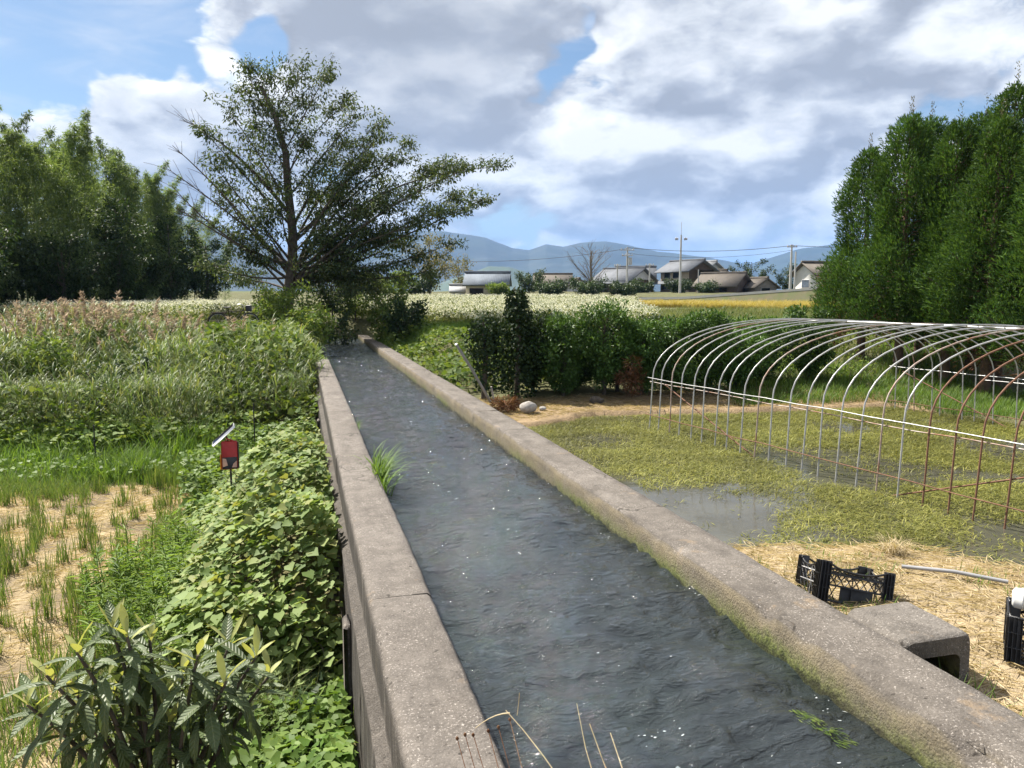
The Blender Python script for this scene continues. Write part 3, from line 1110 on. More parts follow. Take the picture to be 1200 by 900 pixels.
# loose dry straw
def straw(name, label, poly, n, L, dens=None):
    xy = rand_in(poly, n, dens)
    a = rng.uniform(0, 6.28, n)
    P = on_ground(xy, .012)
    D = np.stack([np.cos(a), np.sin(a), rng.normal(.04, .10, n)], 1)
    return struct(build(name, [(*kites(P, D, np.tile([0, 0, 1.], (n, 1)), rng.uniform(.5, 1.3, n) * L, rng.uniform(.004, .010, n), .1, .06), 0)], MT['straw']), 'stuff', label)


straw('straw', 'mown straw lying on the strip beside the paddy', [(3.35, 1.3), (7.2, 1.3), (6.6, 4.3), (5.5, 5.8), (4.4, 6.1), (3.36, 6.3)], 12000, .17)
straw('straw', 'pale rice straw lying between the stubble rows', [(-6.2, 14.6), (-5.2, 5.0), (-1.2, 5.0), (-1.2, 14.3)], 14000, .22, lambda x, y: .25 + .75 * sstep(.60, .46, n2(x, y, 1.1, 4, 33)))
straw('straw', 'dry litter on the earth bank behind the paddy', [(3.5, 14.3), (6, 15.1), (9.6, 14.7), (13, 14.8), (13, 17), (3.6, 17.4)], 6000, .25)

# rice stubble: regrown tufts in rows, each its own object
ST = []
for v in range(5):
    pr = tuft_template(22 + 4 * v, .30, .010, .5, .045)
    pr += [(a, b, 1) for a, b, c in tuft_template(7, .09, .010, .7, .04)]
    ST.append(make_mesh('stubble_tuft', pr, [MT['stubble'], MT['straw']]))
cnt = 0
rowdir = np.array([.30, -.954])
for rr in range(-10, 12):
    for c in range(0, 46):
        p = np.array([-3.4, 14.2]) + rowdir * (c * .24) + np.array([.954, .30]) * (rr * .34)
        p = p + rng.normal(0, .085, 2)
        x, y = p
        s = float(sdist(x, y))
        if s > 14.7 or y < 5.2 or x > -1.15 - .2 * (y < 8) or x < -.36 * y - .3:
            continue
        keep = .50 + .5 * float(sstep(.44, .60, n2(x, y, .5, 3, 35)[0]))
        if rng.random() > keep or cnt >= 290:
            continue
        z = float(gz(x, y)[0])
        o = link('rice_stubble', ST[rng.integers(0, 5)], loc=(x, y, z - .015), rot=(0, 0, rng.uniform(0, 6.28)))
        sc = rng.uniform(.75, 1.5)
        o.scale = (sc, sc, sc * rng.uniform(.7, 1.15))
        tag(o, 'regrown green tuft of rice stubble on pale straw', 'stubble tuft', 'rice stubble tufts in the harvested field')
        cnt += 1


# ------------------------------------------------------------------ reeds
def reed_template(h, plume):
    parts = []
    lean = rng.uniform(.05, .25)
    az = rng.uniform(0, 6.28)
    top = np.array([math.cos(az) * lean * h, math.sin(az) * lean * h, h])
    stem = bez((0, 0, 0), (0, 0, h * .6), top, 5)
    parts += tb(stem, np.linspace(.009, .004, 5), 3, 0, False)
    n = 13
    t = rng.uniform(.15, 1.0, n) ** .8
    P = np.array([np.array([np.interp(tt, np.linspace(0, 1, 5), stem[:, k]) for k in range(3)]) for tt in t])
    a = rng.uniform(0, 6.28, n)
    A = np.stack([np.cos(a), np.sin(a), 0 * a], 1)
    parts.append((*blades(P, A, rng.uniform(.5, 1.1, n), rng.uniform(.018, .038, n), rng.uniform(1.0, 2.9, n), 4), 0))
    if plume:
        m = 40
        tt = rng.random(m)
        d = unit(top - stem[-2])
        P = top[None] + d[None] * (tt * .42)[:, None]
        a = az + rng.normal(0, .9, m)
        D = np.stack([np.cos(a) * .8, np.sin(a) * .8, rng.uniform(.1, .9, m)], 1)
        V, F = kites(P, D, rdir(m), rng.uniform(.10, .20, m), rng.uniform(.018, .034, m), .1, .25)
        parts.append((V, F, 1))
    return parts


RT = [reed_template(rng.uniform(1.7, 2.3), False) for _ in range(7)]
RTP = [reed_template(rng.uniform(2.0, 2.5), True) for _ in range(6)]
REED = [(-13, 20.6), (-6.5, 17.9), (-3.0, 17.2), (-.7, 17.5), (.15, 18.5), (.1, 26.0), (-2.0, 29.0), (-8, 30.5), (-15, 32)]
xy = rand_in(REED, 3300)
hs = .30 + 1.05 * n2(xy[:, 0], xy[:, 1], .38, 3, 51) * rng.uniform(.8, 1.15, len(xy)) + .18 * sstep(18, 26, sdist(xy[:, 0], xy[:, 1])) - .14 * sstep(-2.5, 0, xy[:, 0])
hs *= 1 - .72 * sstep(23.8, 28.2, sdist(xy[:, 0], xy[:, 1]))
hs *= 1 - .30 * sstep(19.5, 17.3, sdist(xy[:, 0], xy[:, 1]))
pl = (rng.random(len(xy)) < .34 * sstep(18.5, 23.0, sdist(xy[:, 0], xy[:, 1])) * sstep(.42, .56, n2(xy[:, 0], xy[:, 1], .45, 3, 53))) & (xy[:, 0] < -.9)
P = on_ground(xy, -.03)
capz = np.where(xy[:, 0] > -4.2, 1.12, 1.12 + .4 * sstep(-4.2, -6.5, xy[:, 0])) + rng.normal(0, .10, len(xy))
hs = np.clip(np.minimum(hs, (capz - P[:, 2]) / 2.35), .14, 2)
bike_gap = (np.abs(xy[:, 0] + 2.3) < 1.25) & (xy[:, 1] > 23.5)
hs = np.where(bike_gap, np.minimum(hs, np.clip((.62 - P[:, 2]) / 2.3, .10, 1)), hs)
pl &= ~bike_gap
parts = scatter(RT, P[~pl], hs[~pl], .12) + scatter(RTP, P[pl], hs[pl], .10)
struct(build('reeds', parts, [MT['reed'], MT['plume']]), 'stuff', 'tall dense reed bed with tan feathery plumes')


# ------------------------------------------------------------------ leaf masses on the banks
def leaf_template_heart(s):
    """broad lobed leaf, six points and a midrib fold"""
    pts = np.array([(0, 0, 0), (.42, -.10, .04), (.56, .30, .02), (.26, .66, -.02), (0, 1.0, -.10), (-.26, .66, -.02), (-.56, .30, .02), (-.42, -.10, .04), (0, .42, -.05)]) * s
    F = np.array([(0, 1, 8), (1, 2, 8), (2, 3, 8), (3, 4, 8), (4, 5, 8), (5, 6, 8), (6, 7, 8), (7, 0, 8)])
    return pts, F


def oriented(P, D, N, tmpl, scale):
    """place a flat template (x right, y along leaf, z normal) at each P"""
    V, F = tmpl
    D = unit(D)
    S = unit(np.cross(D, N))
    N2 = np.cross(S, D)
    n = len(P)
    sc = np.broadcast_to(np.asarray(scale, float), (n,))[:, None, None]
    Q = P[:, None, :] + sc * (V[None, :, 0:1] * S[:, None] + V[None, :, 1:2] * D[:, None] + V[None, :, 2:3] * N2[:, None])
    FF = (F[None] + (np.arange(n) * len(V))[:, None, None]).reshape(-1, F.shape[1])
    return Q.reshape(-1, 3), FF


def bank_top(x, y):
    """upper surface of the leafy mass leaning on the left wall"""
    x = np.asarray(x, float)
    y = np.asarray(y, float)
    across = sstep(-1.75, -.35, x)
    alongm = sstep(5.9, 7.6, y) * (1 - .35 * sstep(12.5, 15, y))
    top = -1.15 + 1.02 * across * alongm
    return top + (n2(x, y, 1.7, 3, 101) - .45) * .75 * across - .20 * sstep(.0, .36, x)


heart = leaf_template_heart(1.0)
n = 13000
BANK = [(-1.75, 9.0), (-1.15, 6.6), (-.6, 6.0), (.27, 6.0), (.27, 14.6), (-1.4, 14.4), (-1.75, 12.5)]
xy = rand_in(BANK, n)
dep = rng.random(n) ** 1.9 * .40
P = np.column_stack([xy, bank_top(xy[:, 0], xy[:, 1]) - dep])
a = rng.uniform(0, 6.28, n)
# leaves droop outwards (away from the wall and towards the light)
D = np.stack([np.cos(a) * .8 - .35, np.sin(a) * .8 - .15, rng.uniform(-.65, .05, n)], 1)
N = unit(np.stack([rng.normal(-.30, .3, n), rng.normal(-.05, .3, n), np.ones(n)], 1))
sc = .045 + .075 * rng.random(n) ** 1.6
bank = thing('leafy_shrub', 'broad leaved pale green shrub mass leaning against the outer face of the canal wall', 'shrub', (0, 0, 0))
near = np.argsort(np.hypot(P[:, 0], P[:, 1]) + dep * 25)[:260]
rest = np.setdiff1d(np.arange(n), near)
o = build('foliage', [(*oriented(P[rest], D[rest], N[rest], heart, sc[rest]), 0)], MT['leaf_big'], bank)
o['kind'] = 'stuff'
hm = make_mesh('leaf', [(*heart, 0)], [MT['leaf_big']])
for k in near:
    d = Vector(D[k]).normalized()
    s3 = d.cross(Vector(N[k])).normalized()
    m3 = Matrix((s3, d, s3.cross(d))).transposed()
    o = link('leaf', hm, bank, P[k], m3.to_euler())
    o.scale = (sc[k],) * 3
# stems of that shrub
parts = []
for k in range(130):
    x, y = rand_in(BANK, 1)[0]
    t = float(bank_top(x, y)[0]) - .08
    parts += tb(bez((x + .1, y, -1.35), (x + .1, y, t - .3), (x + rng.normal(-.1, .1), y + rng.normal(0, .1), t), 5), np.linspace(.008, .003, 5), 4)
o = build('stems', parts, MT['twig'], bank)
o['kind'] = 'stuff'


def leaf_cover(name, label, poly, n, size, hfun, dep, m, tmpl=None, flat=1.0, dens=None, lean=(0, 0)):
    xy = rand_in(poly, n, dens)
    z = hfun(xy[:, 0], xy[:, 1]) - rng.random(n) ** 1.5 * dep
    a = rng.uniform(0, 6.28, n)
    D = np.stack([np.cos(a) + lean[0], np.sin(a) + lean[1], rng.uniform(-.7, .25, n)], 1)
    N = unit(np.stack([rng.normal(0, .5 / flat, n), rng.normal(0, .5 / flat, n), np.ones(n)], 1))
    s = rng.uniform(*size, n)
    P = np.column_stack([xy, z])
    if tmpl is None:
        g = (*kites(P, D, N, s, s * .55, .15, .12), 0)
    else:
        g = (*oriented(P, D, N, tmpl, s), 0)
    return struct(build(name, [g], m), 'stuff', label)


def mound(base, amp, sc, seed):
    return lambda x, y: gz(x, y) + base + (n2(x, y, sc, 3, seed) - .3) * amp


leaf_cover('ground_cover', 'bright ivy like ground cover at the foot of the wall', [(-.75, 3.4), (.22, 3.2), (.27, 7.2), (-.6, 7.0), (-.9, 5.4)], 5200, (.045, .085), mound(.20, .35, 1.6, 111), .28, MT['leaf_cover'], heart)
leaf_cover('ground_cover', 'dark creeping leaves in the shade beside the loquat', [(-.7, 5.0), (-.1, 4.8), (.2, 7.2), (-.9, 7.4)], 2200, (.05, .09), mound(.15, .2, 1.6, 113), .2, MT['leaf_broad'], heart)
leaf_cover('ground_cover', 'low leafy weeds along the foot of the reeds', [(-11, 18.8), (-4, 16.6), (-.9, 16.4), (-.7, 17.8), (-4, 18.0), (-11, 20.6)], 3600, (.06, .14), mound(.28, .5, .8, 115), .35, MT['leaf_kudzu'], heart)
leaf_cover('ground_cover', 'weedy leaves below the fence energiser', [(-1.9, 12.4), (-.9, 10.5), (-.6, 14.6), (.2, 14.6), (.2, 17.6), (-1.2, 17.2), (-2.1, 14.6)], 4200, (.05, .11), mound(.30, .5, 1.0, 117), .4, MT['leaf_cover'], heart)


leaf_cover('climbing_vines', 'leafy vines climbing through the reed bed', REED, 7000, (.06, .14), lambda x, y: np.minimum(gz(x, y) + .35 + 1.35 * n2(x, y, .5, 3, 119), .85), .7, MT['leaf_kudzu'], heart, .7, lambda x, y: sstep(.50, .62, n2(x, y, .42, 3, 118)))


# vines smothering the far end of the left wall
def vine_top(x, y):
    h = -.55 + 1.55 * sstep(16.5, 22.5, y) * sstep(1.15, -.4, x) + (n2(x, y, .8, 3, 121) - .5) * .9
    return h


leaf_cover('vine_thicket', 'yellow green vine thicket swallowing the far end of the canal wall', [(-2.2, 18.5), (-.1, 17.0), (.33, 17.5), (.36, 24.2), (1.05, 25.2), (1.25, 31), (1.5, 36), (-2.2, 36), (-3, 27)], 9500, (.07, .17), vine_top, 1.1, MT['leaf_kudzu'], heart, .7)
# vines on the bank right of the right wall
leaf_cover('ground_cover', 'leafy weed clumps on the grass dike', [(-11, 17.0), (-4.4, 14.9), (-.8, 14.4), (-.6, 16.0), (-4.5, 16.8), (-11, 19)], 2600, (.04, .09), mound(.22, .4, 1.2, 125), .3, MT['leaf_cover'], heart, .7, lambda x, y: sstep(.52, .60, n2(x, y, .8, 3, 127)))


def bank_r(x, y):
    return gz(x, y) + .35 + (n2(x, y, .7, 3, 131) - .45) * .9


leaf_cover('vine_thicket', 'tangled kudzu vines on the bank beside the far canal wall', [(3.35, 18), (5.4, 18.2), (8.5, 19.0), (8.5, 22.5), (6.5, 29), (3.9, 38), (3.36, 38)], 8500, (.07, .16), bank_r, .8, MT['leaf_kudzu'], heart, .7)
leaf_cover('undergrowth', 'low green weeds between the saplings on the bank', [(8.0, 17.4), (14.5, 16.8), (16.5, 20.5), (14, 24), (8.2, 22)], 5200, (.05, .13), bank_r, .6, MT['leaf_kudzu'], None, .7)


# fresh lance leaved weeds by the stubble
def lance_template():
    h = rng.uniform(.35, .6)
    n = 26
    t = rng.uniform(.2, 1, n)
    a = rng.uniform(0, 6.28, n)
    P = np.stack([0 * t, 0 * t, t * h], 1)
    D = np.stack([np.cos(a), np.sin(a), rng.uniform(.2, .9, n)], 1)
    V, F = kites(P, D, np.tile([0, 0, 1.], (n, 1)), rng.uniform(.08, .15, n), rng.uniform(.014, .024, n), .1, .2)
    return [(V, F, 0)] + tb([(0, 0, 0), (0, 0, h)], .004, 3, 0, False)


LT = [lance_template() for _ in range(6)]
xy = rand_in([(-2.35, 8.9), (-1.9, 7.4), (-1.05, 6.6), (-.7, 7.6), (-1.2, 10.0), (-1.8, 10.2)], 330)
struct(build('lance_weeds', scatter(LT, on_ground(xy), rng.uniform(.6, 1.15, len(xy)), .15), MT['leaf_cover']), 'stuff', 'fresh green lance leaved weeds at the edge of the stubble')
# dry tangled grass behind the loquat
T = [tuft_template(12, .42, .005, 1.6, .08) for _ in range(5)]
xy = rand_in([(-1.5, 6.9), (-.9, 5.6), (-.2, 5.7), (-.15, 7.0), (-.9, 7.6)], 420)
struct(build('dry_grass', scatter(T, on_ground(xy, .0), rng.uniform(.7, 1.4, len(xy)), .3), MT['grass_dull']), 'stuff', 'dry tangled grass behind the loquat')


# ------------------------------------------------------------------ loquat in the near corner: every leaf an object
def loquat_leaf(bend, up):
    ts = np.linspace(0, 1, 8)
    w = .112 * np.sin(np.pi * np.clip(ts, 0, 1) ** 1.25) ** .8 + .006
    y = ts * np.cos(bend * ts * .5)
    z = -np.sin(bend * ts * .5) * ts + .06 * np.sin(ts * 26) * (ts > .1) * .12
    V, F = [], []
    for i in range(8):
        V += [(-w[i], y[i], z[i] + .035), (0, y[i], z[i]), (w[i], y[i], z[i] + .035)]
    for i in range(7):
        a = i * 3
        F += [(a, a + 1, a + 4, a + 3), (a + 1, a + 2, a + 5, a + 4)]
    return np.array(V), np.array(F)


LQ = [make_mesh('leaf', [(*loquat_leaf(b, 0), 0)], [MT['leaf_loquat']], True) for b in (.4, 1.0, 1.6)]
LY = [make_mesh('leaf', [(*loquat_leaf(b, 0), 0)], [MT['leaf_loquat_young']], True) for b in (.1, .5)]
ROS = [(-1.18, 4.28, 0.16), (-1.06, 4.5, 0.17), (-0.97, 4.42, 0.16), (-0.89, 4.58, 0.06), (-0.82, 4.6, -0.27), (-0.6, 4.3, 0.06), (-0.46, 4.28, -0.1), (-0.48, 4.78, -0.1), (-0.31, 4.44, -0.05), (-0.77, 4.37, -0.34), (-0.61, 4.86, -0.43), (-1.23, 4.41, -0.14), (-1.11, 4.67, -0.27), (-1.17, 4.43, -0.28), (-0.98, 4.58, -0.47), (-0.59, 4.35, -0.38), (-0.41, 4.66, -0.47), (-1.42, 4.61, -0.39), (-0.74, 4.69, -0.22), (-1.35, 4.35, .02), (-1.5, 4.5, -.2), (-.25, 4.6, -.25)]
lq0 = np.array((-.85, 4.55, -1.36))
lq = thing('loquat_tree', 'young loquat tree with long ribbed dark leaves and pale new shoots in the near corner', 'tree', tuple(lq0))
wood = []
for r in ROS:
    p = np.array(r) - lq0
    wood += tb(bez((rng.normal(0, .05), rng.normal(0, .05), 0), (p[0] * .35, p[1] * .35, p[2] * .6), p, 7), np.linspace(.022, .008, 7), 6)
build('trunk', wood, MT['bark'], lq, smooth=True)
for ri, r in enumerate(ROS):
    p = np.array(r) - lq0
    outw = unit(np.array([p[0], p[1] * .6, .5]))
    nl = 17 if ri < 15 else 15
    for k in range(nl):
        age = k / nl
        az = k * 2.4 + ri
        young = k < 3 and p[2] > 1.0
        elev = R(64) - age ** .85 * R(105) + rng.normal(0, .12)
        d = Vector((math.cos(az) * math.cos(elev), math.sin(az) * math.cos(elev), math.sin(elev)))
        d = (d + Vector(outw) * .12).normalized()
        upv = Vector((0, 0, 1)) if abs(d.z) < .93 else Vector((-math.cos(az), -math.sin(az), .3))
        s3 = d.cross(upv).normalized()
        m3 = Matrix((s3, d, s3.cross(d))).transposed()
        q = p - outw * (age * .22) - np.array((p[0] * .1, 0, .10)) * age
        o = link('leaf', (LY[rng.integers(0, 2)] if young else LQ[min(2, int(age * 2.2 + rng.random()))]), lq, q, m3.to_euler())
        L = (rng.uniform(.14, .20) if young else rng.uniform(.20, .30))
        o.scale = (L * rng.uniform(.85, 1.1), L, L)


# ------------------------------------------------------------------ trees
def clump_leaves(C, rad, n, L, Wd, droop=0.2, up=.0, flat=1.0):
    """leaves spread in and on small balls around the centres C"""
    m = len(C) * n
    c = np.repeat(np.asarray(C), n, 0)
    r = np.repeat(np.broadcast_to(rad, (len(C),)), n)
    d = rdir(m)
    P = c + d * (r * rng.random(m) ** .5)[:, None] * np.array([1, 1, flat])
    D = unit(d + rdir(m) * .9 + np.array([0, 0, up - droop]))
    N = unit(d * .6 + np.array([0, 0, .7]) + rdir(m) * .5)
    return kites(P, D, N, L * rng.uniform(.65, 1.25, m), Wd * rng.uniform(.7, 1.2, m), .15, .12)


def limb_tree(trunk, r0, limbs, sub, sublen, per, clr, L, Wd, bark, leaf, droop=.25, upbias=.25, bare=(), flat=1.0):
    """trunk points, limb tips; returns (wood parts, leaf parts)"""
    trunk = np.asarray(trunk, float)
    wood = tb(trunk, np.linspace(r0, r0 * .30, len(trunk)), 9)
    cents = []
    H = trunk[-1, 2]
    for li, tip in enumerate(list(limbs) + list(bare)):
        isbare = li >= len(limbs)
        tip = np.asarray(tip, float)
        hz = np.linalg.norm(tip[:2] - trunk[0, :2])
        zst = np.clip(tip[2] - hz * rng.uniform(.55, 1.15) - .10 * H, (.16 + .12 * rng.random()) * H, H * .95)
        st = np.array([np.interp(zst, trunk[:, 2], trunk[:, k]) for k in range(3)])
        ctrl = st + (tip - st) * .5 + np.array([0, 0, rng.uniform(-.10, .16) * np.linalg.norm(tip - st)])
        ctrl += rng.normal(0, .09, 3) * np.linalg.norm(tip - st)
        lp = bez(st, ctrl, tip, 9)
        ra = r0 * np.clip(.34 - .26 * zst / H, .07, .4) * (.45 + .55 * min(1, np.linalg.norm(tip - st) / (.6 * H)))
        wood += tb(lp, np.linspace(ra, max(.012, ra * .12), 9), 5, 0, False)
        ln = np.linalg.norm(tip - st)
        ns = max(3, int(sub * (.4 + ln / 5.)))
        for k in range(ns):
            t = 1 - rng.random() ** 1.15 * .80
            p = np.array([np.interp(t, np.linspace(0, 1, 9), lp[:, q_]) for q_ in range(3)])
            dr = unit(unit(tip - st) * 1.0 + rdir(1)[0] * np.array([1, 1, flat]) + np.array([0, 0, upbias]))
            l2 = sublen * rng.uniform(.5, 1.2) * (1.15 - .5 * t)
            e = p + dr * l2
            wood += tb(bez(p, p + dr * l2 * .5 + np.array([0, 0, .06 * l2]), e, 4), np.linspace(max(.01, ra * .16), .006, 4), 3, 0, False)
            if not isbare:
                for u in rng.uniform(.25, 1.05, 3):
                    cents.append(p + (e - p) * u)
        if not isbare:
            cents.append(tip)
    cents = np.array(cents)
    lv = [(*clump_leaves(cents, clr, per, L, Wd, droop, 0, flat), 0)]
    return wood, lv


def auto_limbs(h, rad, n, zlo, shape=1.0, seed=0):
    out = []
    for k in range(n):
        t = (k + .5) / n
        z = zlo + (h - zlo) * (1 - (1 - t) ** 1.25)
        rr = rad * math.sin(math.pi * min(1, .16 + .84 * (1 - t) ** shape)) ** .7 * rng.uniform(.7, 1.1) if t < .98 else .1
        a = k * 2.399 + rng.normal(0, .3)
        out.append((rr * math.cos(a), rr * math.sin(a), z))
    return out


# the big tree beyond the end of the left wall
B0 = np.array((-.75, 38.0, .35))
LIMB = [(-2.1, 38.5, 12.4), (-1.3, 39.0, 12.2), (0.1, 39.3, 12.7), (1.4, 39.9, 12.5), (0.5, 39.1, 11.1), (2.6, 39.8, 11.4), (2.6, 35.8, 10.0), (3.6, 37.7, 10.0), (4.3, 39.7, 9.8), (5.0, 38.3, 9.2), (5.3, 39.4, 8.8), (3.4, 36.1, 8.0), (6.5, 37.3, 8.2), (7.6, 36.1, 7.9), (9.2, 37.1, 8.2), (8.7, 37.3, 6.7), (6.8, 35.2, 5.8), (6.8, 36.1, 4.4), (5.8, 36.6, 3.2), (4.9, 38.9, 4.8), (3.4, 36.3, 6.2), (-2.3, 39.2, 11.6), (-2.8, 36.3, 9.9), (-1.8, 38.5, 9.7), (-3.8, 36.2, 9.0), (-3.4, 35.6, 7.5), (-3.4, 39.5, 6.9), (-3.3, 36.6, 5.1), (-3.7, 36.6, 3.4), (-2.7, 40.0, 2.7), (2.1, 39.6, 9.3), (-0.6, 37.1, 10.2), (1.7, 40.0, 7.3), (2.7, 38.1, 4.3), (-1.5, 38.8, 7.8), (-1.8, 36.7, 5.3), (2.0, 39.9, 3.1), (7.7, 38.1, 7.1), (5.9, 39.6, 7.0), (4.4, 39.5, 7.6), (.8, 36.4, 4.6), (-.8, 36.2, 6.6), (1.2, 36.3, 3.2), (3.4, 37.4, 3.4), (-2.2, 36.8, 4.2), (.8, 37.2, 7.6), (.4, 36.8, 9.0), (4.2, 39.6, 2.7), (5.2, 37.4, 5.6), (3.0, 37.0, 5.0), (3.6, 38.6, 2.2), (2.2, 36.6, 2.4)]
BARE = [(-4.6, 36.8, 9.5), (-5.2, 37.0, 8.5), (-5.2, 36.2, 7.3), (-5.2, 36.1, 6.7), (-5.0, 35.7, 5.7), (-4.1, 36.9, 9.3)]
TR = np.array([(-.75, 38, .3), (-.62, 38, 1.8), (-.35, 38, 3.6), (-.3, 38, 5.0), (-.45, 38, 7.0), (-.5, 38.1, 8.6), (-.9, 38.3, 10.2), (-1.5, 38.5, 11.6)])
wood, lv = limb_tree(TR - B0, .30, [np.array(a) - B0 for a in LIMB], 15, 1.45, 14, .42, .19, .078, 0, 0, .45, .10, [np.array(a) - B0 for a in BARE], .45)
big = thing('broadleaf_tree', 'tall dark tree with bare twigs on one side beyond the end of the canal wall', 'tree', tuple(B0))
build('trunk', wood, MT['bark'], big, smooth=True)
build('crown', lv, MT['leaf_hero'], big)


def simple_tree(name, label, cat, loc, h, rad, n, zlo, sub, sublen, per, clr, L, Wd, bark, leaf, group=None, r0=None, bare=False, droop=.25, shape=1.0, lean=0.):
    tr = np.array([(0, 0, 0), (lean * .2, 0, h * .25), (lean * .5, .02 * h, h * .5), (lean * .8, 0, h * .75), (lean, 0, h * .95)])
    wd, lv = limb_tree(tr, r0 or h * .022, auto_limbs(h, rad, n, zlo, shape), sub, sublen, per, clr, L, Wd, 0, 0, droop)
    t = thing(name, label, cat, loc, 0, group)
    build('trunk', wd, bark, t)
    if not bare:
        build('crown', lv, leaf, t)
    return t


def copy_thing(src, label, loc, rotz, scale, group=None):
    r = src.copy()
    COL.objects.link(r)
    r.location = loc
    r.rotation_euler = (0, 0, rotz)
    r.scale = scale if isinstance(scale, tuple) else (scale,) * 3
    r['label'] = label
    if group:
        r['group'] = group
    for ch in src.children:
        c = ch.copy()
        COL.objects.link(c)
        c.parent = r
    return r


# ---- bamboo grove
def bamboo_parts(h, low):
    az = rng.uniform(0, 6.28)
    lean = rng.uniform(.06, .16) * h
    tip = np.array((math.cos(az) * lean, math.sin(az) * lean, h))
    cu = bez((0, 0, 0), (0, 0, h * .8), tip, 12)
    wd = tb(cu, np.linspace(.05, .008, 12), 6, 0, False)
    cents, rads = [], []
    nn = 46
    for k in range(nn):
        t = low + (1.0 - low) * (k + .5) / nn
        p = np.array([np.interp(t, np.linspace(0, 1, 12), cu[:, q_]) for q_ in range(3)])
        ln = (1.5 * (1 - t) ** .55 * (.55 + .45 * min(1, t * 2)) + .18) * rng.uniform(.6, 1.15)
        a = k * 2.4 + rng.normal(0, .4)
        dr = np.array((math.cos(a), math.sin(a), .75))
        e = p + dr * ln * .8
        br = bez(p, p + dr * ln * .55, e + np.array([math.cos(a), math.sin(a), -.35]) * ln * .2, 4)
        wd += tb(br, np.linspace(.010, .004, 4), 3, 0, False)
        for u in (.45, .7, .9, 1.05):
            cents.append(p + (e - p) * u)
            rads.append(.12 + .15 * ln)
    for k in range(14):
        t = 1 + .018 * k
        p = tip + np.array((math.cos(az) * 1.2, math.sin(az) * 1.2, 2.0)) * (t - 1) * h * .26
        a = k * 2.4
        e = np.array((math.cos(a), math.sin(a), .3)) * (.46 - .03 * k)
        cents += [p + e * .6] + ([p + e * 1.1] if k % 2 else [])
        rads += [.09] + ([.08] if k % 2 else [])
    lv = [(*clump_leaves(np.array(cents), np.array(rads) * .9, 19, .25, .046, .5), 0)]
    return wd, lv


def bamboo(label, loc, h, low, group):
    wd, lv = bamboo_parts(h, low)
    t = thing('bamboo', label, 'bamboo', loc, 0, group)
    build('culm', wd, MT['culm'], t)
    build('crown', lv, MT['leaf_bamboo'], t)
    return t


GRP = 'bamboo of the grove beyond the reeds'
LAB = 'feathery green bamboo standing in the dense grove beyond the reeds'
BP = [bamboo(LAB, (-14 - i * 2., 49, .9), 10.0, (.16, .05, .10, .04)[i], GRP) for i in range(4)]
front = np.array([(-23, 36), (-19, 38.5), (-15.5, 41.5), (-13.2, 46), (-12.0, 51), (-11.0, 57), (-9.6, 62), (-8.3, 67), (-6.9, 71)])
hh = np.array([10.6, 10.2, 9.6, 9.9, 9.1, 9.6, 8.9, 7.4, 5.6])
seg = np.concatenate([[0], np.cumsum(np.linalg.norm(np.diff(front, axis=0), axis=1))])
first = 0
for row in range(4):
    u = .3 * row
    while u < seg[-1]:
        x = np.interp(u, seg, front[:, 0]) - row * 1.5 + rng.normal(0, .35)
        y = np.interp(u, seg, front[:, 1]) + row * .9 + rng.normal(0, .35)
        h = float(np.interp(u, seg, hh)) * rng.uniform(.86, 1.08)
        z = float(gz(x, y)[0]) - .1
        sc = h / 10.0
        if first < 4:
            b = BP[first]
            b.location = (x, y, z)
            b.scale = (sc,) * 3
            first += 1
        else:
            copy_thing(BP[rng.integers(0, 4)], LAB, (x, y, z), rng.uniform(0, 6.28), (sc * rng.uniform(1, 1.2), sc * rng.uniform(1, 1.2), sc), GRP)
        u += rng.uniform(1.25, 1.75) * (1 if row < 2 else 1.5)

# broadleaf trees at the edge of the grove
for k, (x, y, h, r, lab) in enumerate([(-9.3, 62.0, 6.6, 2.6, 'round dark evergreen at the end of the bamboo grove nearest the tall tree'),
                                        (-10.4, 50.5, 6.6, 1.6, 'dark broadleaf tree with a domed top against the middle of the bamboo grove'),
                                        (-14.3, 38.6, 4.6, 2.2, 'low dark broadleaf tree in front of the bamboo at the picture edge'),
                                        (-11.8, 44.6, 4.2, 2.0, 'low evergreen at the foot of the bamboo behind the reed plumes'),
                                        (-7.2, 66.0, 5.2, 2.2, 'small evergreen behind the flower strip beside the tall tree'),
                                        (-17.5, 41.5, 4.4, 2.4, 'evergreen under the bamboo at the picture edge, behind the front one'),
                                        (-13.6, 49.5, 4.6, 2.6, 'shaded evergreen inside the bamboo grove behind the low evergreen'),
                                        (-12.4, 56.5, 4.8, 2.6, 'shaded evergreen inside the grove behind the domed dark tree'),
                                        (-15.5, 45.5, 4.4, 2.6, 'shaded evergreen inside the grove near the picture edge'),
                                        (-10.0, 66.0, 4.6, 2.4, 'shaded evergreen inside the far end of the grove'),
                                        (-10.6, 56.0, 4.2, 2.2, 'spreading evergreen behind the flower strip at the bamboo edge')]):
    simple_tree('evergreen_tree', lab, 'tree', (x, y, float(gz(x, y)[0]) - .1), h, r, 20, h * .06, 10, .9, 12, .36, .22, .11, MT['bark'], MT['leaf_broad'], r0=.12, shape=.8)

